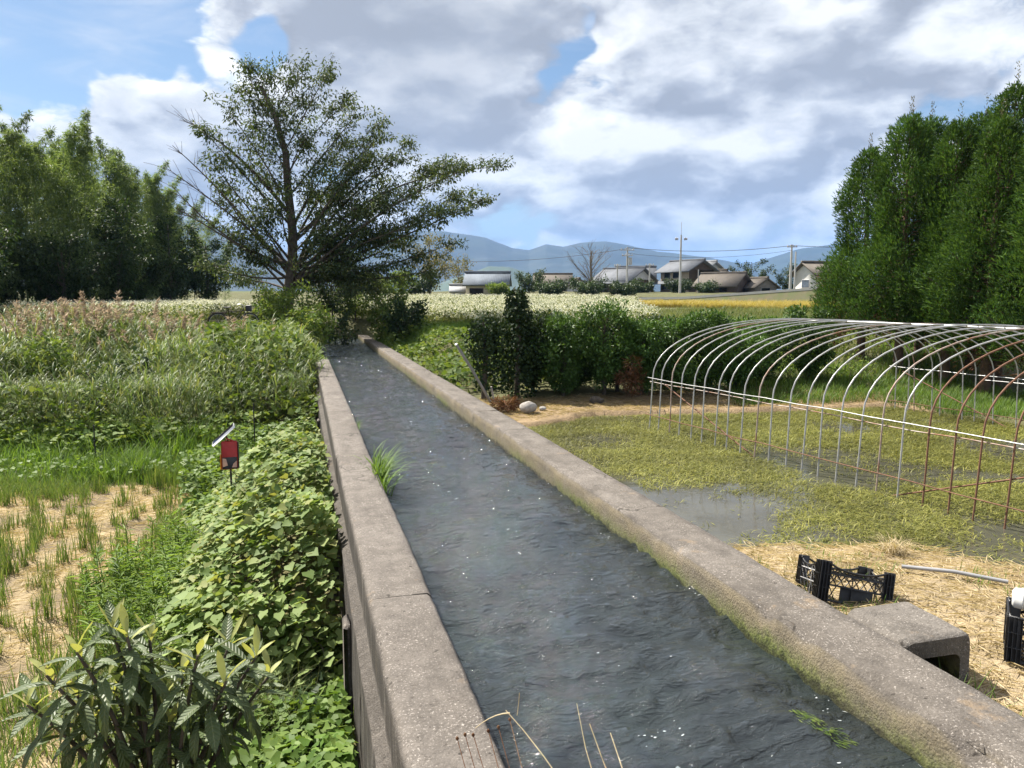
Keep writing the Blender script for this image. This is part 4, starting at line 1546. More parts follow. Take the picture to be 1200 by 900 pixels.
# ---- shrubs and small trees round the foot of the big tree
for x, y, h, r, lf, lab in [(-4.4, 20.6, 1.3, .8, 'leaf_broad', 'dark leafy bush among the reeds behind the grass dike'), (-1.9, 21.6, 1.4, .8, 'leaf_kudzu', 'green bush among the reeds towards the canal wall'), (-6.9, 22.4, 1.6, .9, 'leaf_kudzu', 'green bush among the reeds near the picture edge'),
                            (-.9, 35.2, 2.3, 1.2, 'leaf_kudzu', 'olive bush at the foot of the tall tree beside the bicycle'),
                            (-.6, 33.0, 2.4, 1.2, 'leaf_kudzu', 'yellow green bush over the canal end below the tall tree'),
                            (1.2, 37.5, 2.8, 1.2, 'leaf_broad', 'dark bush under the tall tree overhanging the canal'),
                            (3.9, 36.5, 2.2, 1.0, 'leaf_kudzu', 'leafy bush above the dark end of the mossy wall'),
                            (4.3, 33.6, 1.5, .9, 'leaf_broad', 'glossy bush behind the far mossy wall'),
                            (1.6, 43.0, 2.6, 1.6, 'leaf_broad', 'dark thicket where the canal goes out of sight'),
                            (.3, 30.5, 1.5, .9, 'leaf_kudzu', 'vine clad bush hanging over the canal edge'),
                            (2.9, 44.0, 2.4, 1.3, 'leaf_kudzu', 'green thicket closing the end of the canal')]:
    simple_tree('bush', lab, 'bush', (x, y, float(gz(x, y)[0]) - .15), h + .3, r, 14, .3, 9, .6, 9, .24, .17, .10, MT['bark'], MT[lf], r0=.05, shape=.7)


# ---- cedars on the right
def sugi_parts(h, rad):
    zb = 1.0
    wd = tb([(0, 0, 0), (.02, 0, h * .5), (0, .02, h * .97)], [.13, .08, .015], 8)
    P_, D_, L_ = [], [], []
    tip = []
    nb = 170
    for k in range(nb):
        t = ((k + rng.random()) / nb) ** 1.1
        z = zb + (h - zb) * t
        rr = rad * (1 - t) ** .52 * (.55 + .45 * min(1, t * 7 + .35)) * rng.uniform(.80, 1.08) + .05
        a = k * 2.399 + rng.normal(0, .25)
        rr *= .58 + .80 * float(vnoise(np.array([[math.cos(a) * 1.3 + h, math.sin(a) * 1.3, z * .9]]), 5)[0])
        o_ = np.array((math.cos(a), math.sin(a), 0))
        end = np.array((0, 0, z)) + o_ * rr + np.array((0, 0, rr * .28))
        if rr > .25:
            wd += tb(bez((0, 0, z - rr * .1), np.array((0, 0, z - rr * .15)) + o_ * rr * .6, end, 4), np.linspace(.018, .006, 4), 3, 0, False)
        nbl = int(50 + 110 * rr / rad)
        cr = .12 + .25 * rr / rad * rng.uniform(.7, 1.2)
        d = rdir(nbl)
        d[:, 2] *= .9
        c = end + d * (cr * rng.random((nbl, 1)) ** .35) * np.array((1, 1, 1.5))
        c = c - o_ * cr * .3
        P_.append(c)
        D_.append(unit(d * .55 + o_ * .55 + np.array((0, 0, .75)) + rdir(nbl) * .35))
        L_.append(rng.uniform(.08, .17, nbl))
    P_, D_, L_ = np.concatenate(P_), np.concatenate(D_), np.concatenate(L_)
    V1, F1 = kites(P_, D_, rdir(len(P_)), L_, L_ * .17, .25, .10, .35)
    # each shoot carries two shorter side shoots
    D2 = unit(D_ + rdir(len(P_)) * .8)
    V2, F2 = kites(P_ + D_ * L_[:, None] * .3, D2, rdir(len(P_)), L_ * .75, L_ * .17, .25, .10, .35)
    lv = [(V1, F1, 0), (V2, F2, 0)]
    # slender pale leader
    n = 420
    t = rng.random(n)
    sub = rng.integers(0, 4, n)
    ox, oy = np.array([0, .28, -.22, .05])[sub], np.array([0, .12, .2, -.3])[sub]
    P = np.stack([ox + rng.normal(0, .03, n), oy + rng.normal(0, .03, n), h * np.array([.93, .84, .80, .86])[sub] + t * h * np.array([.17, .14, .13, .12])[sub]], 1)
    a = rng.uniform(0, 6.28, n)
    D = np.stack([np.cos(a) * .6, np.sin(a) * .6, np.full(n, .9)], 1)
    lv.append((*kites(P, D, rdir(n), rng.uniform(.10, .24, n) * (1.2 - t), .022, .2, .05, .35), 1))
    # dead brown sprays low inside
    n = 260
    a = rng.uniform(0, 6.28, n)
    rr = rng.uniform(.1, .6, n) * rad
    P = np.stack([np.cos(a) * rr, np.sin(a) * rr, rng.uniform(.75, 1.7, n)], 1)
    D = unit(np.stack([np.cos(a), np.sin(a), rng.uniform(-.6, .2, n)], 1) + rdir(n) * .4)
    lv.append((*kites(P, D, rdir(n), rng.uniform(.12, .26, n), .03, .2, .1), 2))
    return wd, lv


SG = []
SUGI = [(16.10, 19.45, 6.1, 1.2, 'cedar at the far open end of the conifer row'), (15.85, 17.65, 6.8, 1.22, 'second cedar from the far end of the conifer row'),
        (16.20, 16.4, 6.5, 1.22, 'third cedar from the far end of the conifer row'), (15.95, 14.9, 6.4, 1.22, 'fourth cedar from the far end of the conifer row'),
        (17.05, 15.6, 7.3, 1.22, 'tall cedar with a pale leader rising behind the fourth of the row'), (15.95, 13.3, 6.9, 1.22, 'cedar cut by the picture edge, fifth in the conifer row'),
        (17.95, 19.2, 6.9, 1.22, 'rear cedar showing behind the second of the row'),
        (18.05, 17.4, 6.9, 1.22, 'rear cedar showing behind the third of the row'), (18.35, 14.0, 7.6, 1.22, 'rear cedar rising behind the fifth of the row')]
for k, (x, y, h, r, lab) in enumerate(SUGI):
    z = float(gz(x, y)[0]) - .08
    if k in (0, 2, 4):
        wd, lv = sugi_parts(h, r)
        t = thing('cedar_tree', lab, 'conifer', (x, y, z), 0, 'cedar row beside the paddy')
        build('trunk', wd, MT['sugi_bark'], t)
        build('crown', lv, [MT['leaf_sugi'], MT['leaf_sugi_tip'], MT['leaf_brown']], t)
        SG.append((t, h))
    else:
        s, h0 = SG[k % len(SG)]
        copy_thing(s, lab, (x, y, z), rng.uniform(0, 6.28), (1.05, 1.05, h / h0), 'cedar row beside the paddy')
t = simple_tree('dead_cedar', 'browned dead conifer sapling at the far foot of the cedar row', 'conifer', (16.2, 20.8, float(gz(16.2, 20.8)[0])), 2.6, .45, 16, .4, 7, .35, 12, .2, .16, .03, MT['sugi_bark'], MT['leaf_brown'], r0=.05)


# ---- pruned saplings along the back of the paddy
def sapling(label, loc, h, rad, leaf, trunks=1, per=11):
    t = thing('sapling', label, 'sapling', loc, rng.uniform(0, 6.28), 'saplings along the back of the paddy')
    wd = tb([(0, 0, 0), (.04, .02, h * .4), (-.03, .03, h * .85)], [.055, .045, .015], 7)
    cents, rads = [], []
    for k in range(100):
        tt = rng.random()
        z = h * (.16 + .82 * tt)
        rr = rad * math.sin(math.pi * (.18 + .80 * (1 - tt))) ** .6 * rng.uniform(.35, 1.0)
        a = k * 2.399
        c = np.array((rr * math.cos(a), rr * math.sin(a), z))
        cents.append(c)
        rads.append(rng.uniform(.13, .24))
        if k % 3 == 0:
            wd += tb(bez((0, 0, z * .75), (c[0] * .5, c[1] * .5, z * .85), c, 4), np.linspace(.016, .005, 4), 4, 0, False)
    build('trunk', wd, MT['bark'], t)
    build('crown', [(*clump_leaves(np.array(cents), np.array(rads), per * 6, .105, .040, .1, .35), 0)], MT[leaf], t)
    return t


SAP = [(6.0, 17.3, 1.75, .62, 'leaf_shrub', 'dense green sapling, first in line from the dark vine column'),
       (6.95, 17.0, 1.80, .60, 'leaf_shrub', 'green sapling with a bare trunk, second in line from the vine column'),
       (7.75, 16.7, 1.72, .58, 'leaf_shrub', 'green sapling, third in line from the vine column'),
       (8.55, 16.5, 1.78, .62, 'leaf_shrub', 'green sapling nearest the corner of the pipe frame'),
       (9.5, 17.0, 1.7, .65, 'leaf_shrub', 'green sapling behind the corner of the pipe frame'),
       (10.5, 17.2, 1.6, .7, 'leaf_shrub', 'green sapling seen through the first hoops of the pipe frame'),
       (11.6, 17.5, 1.7, .7, 'leaf_shrub', 'green sapling seen through the middle hoops of the pipe frame'),
       (12.8, 17.6, 1.6, .7, 'leaf_shrub', 'green sapling at the foot of the cedar row'),
       (6.5, 18.1, 1.6, .7, 'leaf_broad', 'dark bush filling the gap behind the first and second saplings'), (7.5, 17.8, 1.5, .7, 'leaf_broad', 'dark bush filling the gap behind the second and third saplings'), (9.0, 17.7, 1.5, .7, 'leaf_broad', 'dark bush behind the sapling at the corner of the pipe frame'),
       (5.4, 18.0, 1.55, .6, 'leaf_broad', 'dark bush between the vine column and the first sapling')]
for x, y, h, r, lf, lab in SAP:
    hv = rng.uniform(.80, 1.16)
    sapling(lab, (x, y + rng.normal(0, .15), float(gz(x, y)[0]) - .05), (h + .12) * hv, r * rng.uniform(1.0, 1.25), lf)


def vine_column(label, loc, lobes, per=420):
    t = thing('vine_column', label, 'vine', loc, 0)
    top = max(z + r for _, _, z, r in lobes)
    build('trunk', tb([(0, 0, 0), (.05, 0, top * .5), (0, 0, top * .9)], [.07, .06, .03], 7), MT['bark'], t)
    c = np.array([(x, y, z) for x, y, z, r in lobes])
    r = np.array([q_[3] for q_ in lobes])
    m = len(c) * per
    cc = np.repeat(c, per, 0)
    d = rdir(m)
    P = cc + d * np.repeat(r, per)[:, None] * rng.uniform(.75, 1.06, (m, 1))
    D = unit(rdir(m) + d * .3 + np.array([0, 0, -.6]))
    build('foliage', [(*kites(P, D, d + rdir(m) * .3, rng.uniform(.06, .12, m), rng.uniform(.05, .09, m), .1, .1), 0)], MT['leaf_vine_dark'], t)
    return t


vine_column('dark ivy covered column, the tallest growth behind the paddy', (4.85, 17.4, -.35), [(0, 0, 2.28, .24), (.03, 0, 2.0, .32), (0, .05, 1.65, .40), (.05, 0, 1.2, .45), (.1, .05, .75, .48), (.35, .1, .9, .4), (.1, 0, .35, .45)])
vine_column('rounded dark ivy covered stump beside the tallest ivy column', (4.0, 17.2, -.35), [(0, 0, 1.62, .34), (-.06, 0, 1.3, .38), (.15, 0, .95, .40), (.2, 0, .55, .45), (.3, .1, 1.35, .3)])

# ---- fields of flowers and ripe rice
def buck_template():
    h = rng.uniform(.45, .65)
    n = 9
    P = np.stack([rng.normal(0, .15, n), rng.normal(0, .14, n), h + rng.normal(0, .06, n)], 1)
    a = rng.uniform(0, 6.28, n)
    D = np.stack([np.cos(a), np.sin(a), rng.uniform(0, .8, n)], 1)
    V, F = kites(P, D, rdir(n), rng.uniform(.04, .07, n), rng.uniform(.035, .06, n), .2, .1)
    m = 13
    P = np.stack([rng.normal(0, .14, m), rng.normal(0, .12, m), rng.uniform(.05, h * 1.03, m)], 1)
    a = rng.uniform(0, 6.28, m)
    D = np.stack([np.cos(a), np.sin(a), rng.uniform(.3, 1.2, m)], 1)
    V2, F2 = kites(P, D, rdir(m), rng.uniform(.09, .18, m), rng.uniform(.05, .09, m), .1, .1)
    return [(V, F, 0), (V2, F2, 1)]


BT = [buck_template() for _ in range(6)]
def flower_field(label, poly, n, sc=(.8, 1.2)):
    xy = rand_in(poly, n)
    struct(build('buckwheat_flowers', scatter(BT, on_ground(xy), rng.uniform(*sc, n), .1), [MT['flower'], MT['grass_dull']]), 'stuff', label)


flower_field('white flowering buckwheat field in front of the houses', [(2.6, 46), (5.4, 38.5), (9.2, 33), (14.0, 30.6), (17.0, 35), (21, 46), (27, 60), (24, 67), (8, 71), (1, 60)], 19000)
flower_field('strip of white flowering buckwheat at the foot of the bamboo', [(-13.5, 40), (-9, 36), (-1.8, 34.5), (-1.5, 46), (-6, 60), (-10.5, 54)], 6500)


def rice_template():
    n = 9
    P = np.stack([rng.normal(0, .10, n), rng.normal(0, .10, n), np.zeros(n)], 1)
    a = rng.uniform(0, 6.28, n)
    return [(*blades(P, np.stack([np.cos(a), np.sin(a), 0 * a], 1), rng.uniform(.65, .95, n), rng.uniform(.02, .04, n), rng.uniform(.8, 1.9, n), 3), 0)]


xy = rand_in([(24.0, 54), (34, 47.5), (43, 42), (50, 43.5), (41, 53.5), (31, 60), (26, 59.5)], 7500)
struct(build('ripe_rice', scatter([rice_template() for _ in range(5)], on_ground(xy), rng.uniform(.6, .85, len(xy)), .1), MT['gold']), 'stuff', 'golden field of ripe rice below the road')

# ------------------------------------------------------------------ pipe frame of the greenhouse
GF0 = np.array((6.42, 13.43))
GD = unit(np.array((.91, -6.89)))
GA = np.array((-GD[1], GD[0]))                  # across, away from the canal
GW, NARCH, GSP = 6.3, 26, .334
gh = thing('greenhouse_frame', 'bare hooped pipe greenhouse frame standing in the flooded paddy', 'greenhouse frame', (GF0[0], GF0[1], -.62), math.atan2(GA[1], GA[0]))
# local axes: x across, -y along the length
EAVE, RISE = 1.04, 1.12


def arch_pts(jx=0., jz=0.):
    p = [(-.05, 0, -.05), (-.02, 0, EAVE * .5), (0, 0, EAVE)]
    for u in np.linspace(0, 1, 27)[1:-1]:
        th = math.pi * (1 - u)
        c, s = math.cos(th), math.sin(th)
        p.append((GW / 2 + GW / 2 * np.sign(c) * abs(c) ** .92, 0, EAVE + (RISE + jz) * abs(s) ** .86))
    p += [(GW, 0, EAVE), (GW + .02, 0, EAVE * .5), (GW + .05, 0, -.05)]
    P = np.array(p)
    P[:, 0] += jx
    return P


am = {}
for kind in ('galv', 'rust', 'halfrust'):
    am[kind] = make_mesh('hoop', tb(arch_pts(), .0118, 6), [MT[kind]], True)
for k in range(NARCH):
    kind = 'galv' if k < 18 else 'rust'
    if k in (2, 9, 16):
        kind = 'halfrust'
    if k >= 22:
        kind = 'halfrust' if k % 2 else 'galv'
    o = link('hoop', am[kind], gh, (rng.normal(0, .012), -k * GSP + rng.normal(0, .008), rng.normal(0, .012)), (rng.normal(0, .012), 0, rng.normal(0, .01)))
    if kind == 'rust':
        o['label'] = 'rust brown hoop'
YL = -(NARCH - 1) * GSP


def bar(name, x, z, kind, y0=0.1, y1=None, r=.0074):
    y1 = YL - .1 if y1 is None else y1
    n = 14
    ys = np.linspace(y0, y1, n)
    pts = np.stack([np.full(n, x) + rng.normal(0, .006, n), ys, np.full(n, z) + rng.normal(0, .006, n)], 1)
    return build(name, tb(pts, r, 6), MT[kind], gh, smooth=True)


bar('eave_bar', -.022, EAVE + .02, 'galv')
bar('eave_bar', .026, EAVE - .05, 'halfrust')
bar('base_bar', -.05, .36, 'rust')
bar('eave_bar', GW + .022, EAVE + .02, 'galv')
bar('eave_bar', GW - .03, EAVE - .06, 'galv', -2.2)
bar('base_bar', GW + .03, .30, 'rust')
bar('base_bar', GW + .03, .22, 'galv', -3.0)
bar('ridge_bar', GW / 2, EAVE + RISE - .015, 'galv', r=.016)
for x_, y_, dx, dy in ((.03, -.4, .03, -3.2), (GW - .03, -.3, GW - .02, -3.0), (.03, YL + .4, .03, YL + 3.1)):
    build('brace', tb(np.linspace((x_, y_, EAVE - .06), (dx, dy, .0), 6), .011, 6), MT['rust'], gh, smooth=True)

# ------------------------------------------------------------------ things by the near bank
# box culvert against the outer face of the right wall
cv = thing('box_culvert', 'rough concrete box culvert with a dark open mouth joined to the mossy wall', 'culvert', (3.30, 3.53, -.45))
prof = []
def ring(w, h, r, n=5):
    pts = []
    for cx, cz, a0 in ((r, r, 180), (w - r, r, 270), (w - r, h - r, 0), (r, h - r, 90)):
        for k in range(n):
            a = R(a0 + 90 * k / (n - 1))
            pts.append((cx + r * math.cos(a), cz + r * math.sin(a)))
    return np.array(pts)


ou = ring(.53, .455, .07)
inn = ring(.38, .27, .05) + np.array((.06, .06))
nseg = len(ou)
ys = np.array([0, .02, .06, .14, .26, .38, .48])
Vo = np.array([(p[0] + (.31 - p[0]) * g, y, p[1] + (.2 - p[1]) * g) for y, g in zip(ys, (.10, .03, 0, 0, 0, 0, 0)) for p in ou])
Vi = np.array([(p[0], y, p[1]) for y in ys[:5] for p in inn])
Vo = Vo + (np.stack([fbm(Vo * 9 + s, 3, 5 + s) for s in (0, 3, 7)], 1) - .5) * .036
Vo[:, 2] = np.minimum(Vo[:, 2], .452 + (Vo[:, 2] - .452) * .5)
Fo = [(i * nseg + j, i * nseg + (j + 1) % nseg, (i + 1) * nseg + (j + 1) % nseg, (i + 1) * nseg + j) for i in range(6) for j in range(nseg)]
Fi = [((i + 1) * nseg + j, (i + 1) * nseg + (j + 1) % nseg, i * nseg + (j + 1) % nseg, i * nseg + j) for i in range(4) for j in range(nseg)]
Vf = np.concatenate([Vo[:nseg], Vi[:nseg]])
Ff = [(j, nseg + j, nseg + (j + 1) % nseg, (j + 1) % nseg) for j in range(nseg)]
Vb = np.concatenate([Vo[-nseg:], [[.27, .48, .22]]])
Fb = [(j, (j + 1) % nseg, nseg) for j in range(nseg)]
Vc = np.concatenate([Vi[-nseg:], [[.25, ys[4], .2]]])
Fc = [((j + 1) % nseg, j, nseg) for j in range(nseg)]
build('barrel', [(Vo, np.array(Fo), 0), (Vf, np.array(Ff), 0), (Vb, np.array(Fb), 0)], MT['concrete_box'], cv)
build('mouth', [(Vi, np.array(Fi), 0), (Vc, np.array(Fc), 0)], MT['concrete_dark'], cv)


def crate(label, M, a, b, h, scoop=True):
    """lattice sided plastic crate; M places its base corner frame: x long side, y short side, z up"""
    t = thing('plastic_crate', label, 'crate')
    t.matrix_world = M
    w = .012

    def panel(L, flip):
        """one side in the plane y=0, x from 0 to L"""
        parts = []
        c = .075
        for z in (.012, h * .42, h * .70):
            parts += rb(c, L - c, -.006, .010, z - .006, z + .008, .002)
        # scooped top rail
        xs = np.linspace(c * .6, L - c * .6, 13)
        u = (xs - xs[0]) / (xs[-1] - xs[0])
        zz = h - (.055 if scoop else .0) * np.sin(np.pi * np.clip((u - .05) / .9, 0, 1)) ** .5 - .006
        parts += tb(np.stack([xs, np.zeros(13), zz], 1), .0085, 4)
        n = max(2, int((L - 2 * c) / .055))
        for k in range(n + 1):
            x = c + (L - 2 * c) * k / n
            if k % 3 == 0:
                parts += rb(x - .003, x + .003, -.004, .008, .012, h - .05, .001)
        zs = [(h * .42, h * .70), (h * .70, h - .055)]
        if flip:
            zs.append((.012, h * .42))
        for z0, z1 in zs:
            for k in range(n):
                x0_ = c + (L - 2 * c) * k / n
                x1_ = c + (L - 2 * c) * (k + 1) / n
                parts += tb([(x0_, 0, z0), (x1_, 0, z1)], .0042, 4)
                parts += tb([(x0_, 0, z1), (x1_, 0, z0)], .0042, 4)
        if not flip:
            for k in range(n):
                x0_ = c + (L - 2 * c) * k / n
                x1_ = c + (L - 2 * c) * (k + 1) / n
                if c + .08 < (x0_ + x1_) / 2 < L - c - .06:
                    continue
                parts += tb([(x0_, 0, .012), (x1_, 0, h * .42)], .0042, 4) + tb([(x0_, 0, h * .42), (x1_, 0, .012)], .0042, 4)
        return parts

    def plate(L):
        c = .075
        return rb(c + .09, L - c - .07, .0, .006, .014, h * .42, .002)

    for L, org, ang, flip in ((a, (0, 0), 0, False), (a, (a, b), math.pi, False), (b, (0, b), -math.pi / 2, True), (b, (a, 0), math.pi / 2, True)):
        s = build('side_panel', panel(L, flip), MT['black_plastic'], t, (org[0], org[1], 0), (0, 0, ang))
        if not flip:
            build('name_plate', plate(L), MT['black_plastic'], s)
    for x, y in ((0, 0), (a, 0), (0, b), (a, b)):
        sx = 1 if x == 0 else -1
        sy = 1 if y == 0 else -1
        parts = []
        X0, X1 = sorted((x, x + sx * .078))
        Y0, Y1 = sorted((y, y + sy * .014))
        parts += rb(X0, X1, Y0, Y1, 0, h, .003)
        X2, X3 = sorted((x, x + sx * .014))
        Y2, Y3 = sorted((y + sy * .0145, y + sy * .078))
        parts += rb(X2, X3, Y2, Y3, 0, h - .002, .003)
        for q_ in (.004, .028, .052, .076):
            u0, u1 = sorted((x + sx * q_ - .0025, x + sx * q_ + .0025))
            v0, v1 = sorted((y - sy * .009, y - sy * .0004))
            parts += rb(u0, u1, v0, v1, .0, h, .001)
            u0, u1 = sorted((y + sy * q_ - .0025, y + sy * q_ + .0025))
            v0, v1 = sorted((x - sx * .009, x - sx * .0004))
            parts += rb(v0, v1, u0, u1, .0, h - .003, .001)
        for z in (h * .33, h * .66):
            v0, v1 = sorted((y - sy * .008, y - sy * .0006))
            parts += rb(X0, X1, v0, v1, z - .003, z + .003, .001)
            v0, v1 = sorted((x - sx * .008, x - sx * .0006))
            parts += rb(v0, v1, Y2, Y3, z - .003, z + .003, .001)
        build('corner_post', parts, MT['black_plastic'], t)
    fl = []
    for k in range(9):
        x = .02 + (a - .04) * k / 8
        fl += rb(x - .008, x + .008, .012, b - .012, .004, .012, .001)
    for k in range(6):
        y = .02 + (b - .04) * k / 5
        fl += rb(.012, a - .012, y - .008, y + .008, .0125, .019, .001)
    build('floor', fl, MT['black_plastic'], t)
    return t


def frame_from(near, Rp, Lp, h):
    u = (Vector(Rp) - Vector(near)).normalized()
    v = Vector(Lp) - Vector(near)
    v = (v - u * v.dot(u)).normalized()
    wv = u.cross(v).normalized()
    o_ = Vector(near) - wv * h
    return Matrix(((u.x, v.x, wv.x, o_.x), (u.y, v.y, wv.y, o_.y), (u.z, v.z, wv.z, o_.z), (0, 0, 0, 1)))


crate('empty black lattice crate tipped against the culvert beside the mossy wall', frame_from((3.72, 4.79, .035), (4.30, 4.62, -.085), (3.80, 5.24, -.07), .30), .56, .42, .30)
z2 = float(gz(4.4, 3.8)[0]) + .012
crate('black crate carrying a white drum at the picture edge', Matrix.Translation((4.21, 3.64, z2)) @ Matrix.Rotation(R(-47), 4, 'Z'), .52, .37, .30, False)
# white plastic drum lying on the second crate
dr = thing('plastic_drum', 'white plastic drum lying on the black crate at the picture edge', 'drum', (4.33, 3.73, z2 + .305), R(-47))
pr = [(0.0, .0), (.0, .045), (.012, .062), (.05, .066), (.052, .069), (.058, .069), (.06, .066), (.16, .066), (.36, .066), (.39, .05), (.39, 0)]
ns = 20
V = np.array([(x, r * math.cos(2 * math.pi * k / ns), .069 + r * math.sin(2 * math.pi * k / ns)) for x, r in pr for k in range(ns)])
F = np.array([(i * ns + k, i * ns + (k + 1) % ns, (i + 1) * ns + (k + 1) % ns, (i + 1) * ns + k) for i in range(len(pr) - 1) for k in range(ns)])
build('body', [(V, F, 0)], MT['white_paint'], dr, smooth=True)
an = np.linspace(0, 2 * math.pi, 21)
build('band', tb(np.stack([np.full(21, .10), .067 * np.cos(an), .069 + .067 * np.sin(an)], 1), .003, 5), MT['black_post'], dr)

# pipe lying on the straw
p0, p1 = np.array((4.80, 5.17)), np.array((5.30, 4.61))
zz = [float(gz(*p0)[0]) + .05, float(gz(*p1)[0]) + .05]
tag(build('plastic_pipe', tb([(p0[0], p0[1], zz[0]), ((p0 + p1)[0] / 2, (p0 + p1)[1] / 2, max(zz) + .01), (p1[0], p1[1], zz[1])], .017, 8), solid('grey_pipe', (.30, .30, .31), (.22, .22, .23), 6, .6), smooth=True), 'long grey pipe lying on the straw beside the paddy', 'pipe')
# heap of dry straw standing behind the crate
T = [(*blades(np.column_stack([rng.normal(0, .05, 160), rng.normal(0, .05, 160), np.zeros(160)]), unit(np.column_stack([rng.normal(0, 1, (160, 2)), np.zeros(160)])), rng.uniform(.12, .32, 160), .006, rng.uniform(1.2, 3.0, 160), 4), 0)]
tag(build('straw_heap', T, MT['straw'], loc=(5.12, 5.62, float(gz(5.12, 5.62)[0]))), 'drooping sheaf of dry straw behind the tipped crate', 'straw heap')


def tuft(label, loc, n, h, w, bend, spread, m, lean=(0, 0)):
    P = np.stack([rng.normal(0, spread[0], n), rng.normal(0, spread[1], n), np.zeros(n)], 1)
    a = rng.uniform(0, 6.28, n)
    A = unit(np.stack([np.cos(a) + lean[0], np.sin(a) + lean[1], 0 * a], 1))
    return tag(build('grass_tuft', [(*blades(P, A, h * rng.uniform(.5, 1.1, n), w, rng.uniform(.4, 1., n) * bend, 4), 0)], m, loc=loc), label, 'grass tuft')


tuft('green grass tuft at the mouth of the concrete culvert', (3.52, 3.30, -.42), 90, .34, .010, 1.2, (.10, .16), MT['grass'])
tuft('low grass tuft beside the mossy wall at the lower corner', (3.62, 2.75, -.44), 60, .24, .009, 1.2, (.10, .16), MT['grass'])
tuft('bright grass tuft growing from the canal wall over the water', (.80, 8.9, -.20), 190, .55, .018, 1.9, (.03, .34), MT['grass'], (.9, -.1))
tuft('small grass tuft on the water side of the canal wall farther off', (.80, 12.4, -.18), 26, .26, .012, 1.7, (.02, .14), MT['grass'], (.9, 0))
tuft('green weed tuft where the paddy meets the mossy wall', (3.50, 6.15, -.46), 60, .22, .012, 1.3, (.12, .12), MT['grass'])

# leaning steel pipe and its short stake
tag(build('leaning_pipe', tb([(3.92, 16.2, -.3), (3.45, 15.9, .45), (3.05, 15.6, 1.02)], .030, 8), solid('grey_steel_pipe', (.30, .31, .32), (.22, .23, .24), 6, .5, metal=.3), smooth=True), 'grey steel pipe leaning over the bank behind the mossy wall', 'pipe')
tag(build('stake', tb([(3.98, 16.1, -.3), (3.90, 16.05, .06)], .022, 7), MT['stone']), 'short pale stake at the foot of the leaning pipe', 'stake')


# stones on the bank
def stone(name, label, loc, sz, seed, m):
    n, k = 12, 8
    V = []
    for i in range(1, k):
        for j in range(n):
            th = math.pi * i / k
            ph = 2 * math.pi * j / n
            V.append((math.sin(th) * math.cos(ph), math.sin(th) * math.sin(ph), math.cos(th)))
    V.append((0, 0, 1))
    V.append((0, 0, -1))
    V = np.array(V)
    V = V * (.75 + .5 * vnoise(V * 1.6 + seed, seed))[:, None] * np.array(sz)
    F4 = [(i * n + j, i * n + (j + 1) % n, (i + 1) * n + (j + 1) % n, (i + 1) * n + j) for i in range(k - 2) for j in range(n)]
    top, bot = len(V) - 2, len(V) - 1
    F3 = [(j, (j + 1) % n, top) for j in range(n)] + [((k - 2) * n + (j + 1) % n, (k - 2) * n + j, bot) for j in range(n)]
    return tag(build(name, [(V, np.array(F4), 0), (V, np.array(F3), 0)], m, loc=loc), label, 'rock')


stone('rock', 'pale rock on the earth bank behind the paddy', (4.5, 15.2, -.30), (.19, .13, .12), 3, MT['stone'])
stone('rock', 'small pale stone beside the pale rock', (4.85, 15.35, -.36), (.08, .06, .05), 5, MT['stone'])
stone('rock', 'grey field stone at the foot of the saplings', (6.4, 16.2, -.36), (.16, .12, .12), 8, MT['bark'])
T = [(*clump_leaves(np.array([(0, 0, .08), (.18, .1, .06), (-.15, .1, .06)]), np.array([.16, .12, .12]), 120, .14, .03), 0)]
tag(build('dead_branches', T, MT['leaf_brown'], loc=(4.05, 15.4, -.32)), 'heap of dead brown cuttings beside the mossy wall', 'cuttings')
T = [(*clump_leaves(np.array([(0, 0, .35), (.1, .1, .6), (-.15, .1, .5), (0, 0, .85)]), .2, 160, .15, .022), 0)]
tag(build('dead_branches', T, MT['leaf_brown'], loc=(7.35, 16.35, -.40)), 'bundle of dead brown twigs between two sapling trunks', 'cuttings')

# ------------------------------------------------------------------ fence energiser with its solar panel, posts
en = thing('fence_energiser', 'red electric fence energiser box with a small tilted solar panel on a post', 'fence energiser', (-1.0, 10.95, -1.25), R(4))
m_red = solid('red_plastic', (.42, .025, .02), (.32, .02, .018), 8, .45)
m_red_lit = solid('sunlit_red_plastic', (.70, .24, .02), (.6, .2, .02), 8, .45)
build('post', tb([(0, .05, 0), (0, .05, 1.25)], .014, 8), MT['black_post'], en)
bd = build('case', rb(-.11, .10, -.09, .0, .92, 1.30, .012), m_red, en)
build('sunlit_side', rb(-.128, -.111, -.085, -.005, .92, 1.12, .004), m_red_lit, bd)  # left side of the red case, its sunlight painted in orange
build('edge_strip', rb(.101, .116, -.085, -.005, .93, 1.28, .004), MT['black_plastic'], bd)
build('front_panel', rb(-.10, .09, -.102, -.091, .93, 1.09, .004), MT['black_plastic'], bd)
m_pk = solid('faded_sticker', (.60, .36, .30), (.5, .3, .26), 14, .6)
build('sticker', [(np.array([(-.095, -.105, .96), (-.03, -.105, .98), (-.05, -.105, 1.07), (-.095, -.105, 1.08)]), np.array([[0, 1, 2, 3]]), 0)], m_pk, bd)
build('sticker', [(np.array([(.02, -.105, .95), (.085, -.105, .95), (.085, -.105, 1.04), (.04, -.105, 1.0)]), np.array([[0, 1, 2, 3]]), 0)], m_pk, bd)
hn = build('handle', tb([(-.05, -.045, 1.30), (-.04, -.045, 1.34), (.03, -.045, 1.31), (.05, -.045, 1.30)], .010, 6), m_red, bd)
Mp = Matrix.Translation((-.07, .03, 1.38)) @ Matrix.Rotation(R(-42), 4, 'Y')
sp_ = build('solar_panel', xf(rb(-.19, .19, -.15, .13, -.016, .016, .004), Mp), solid('aluminium_frame', (.75, .76, .78), (.66, .67, .70), 5, .4, metal=.2), en)
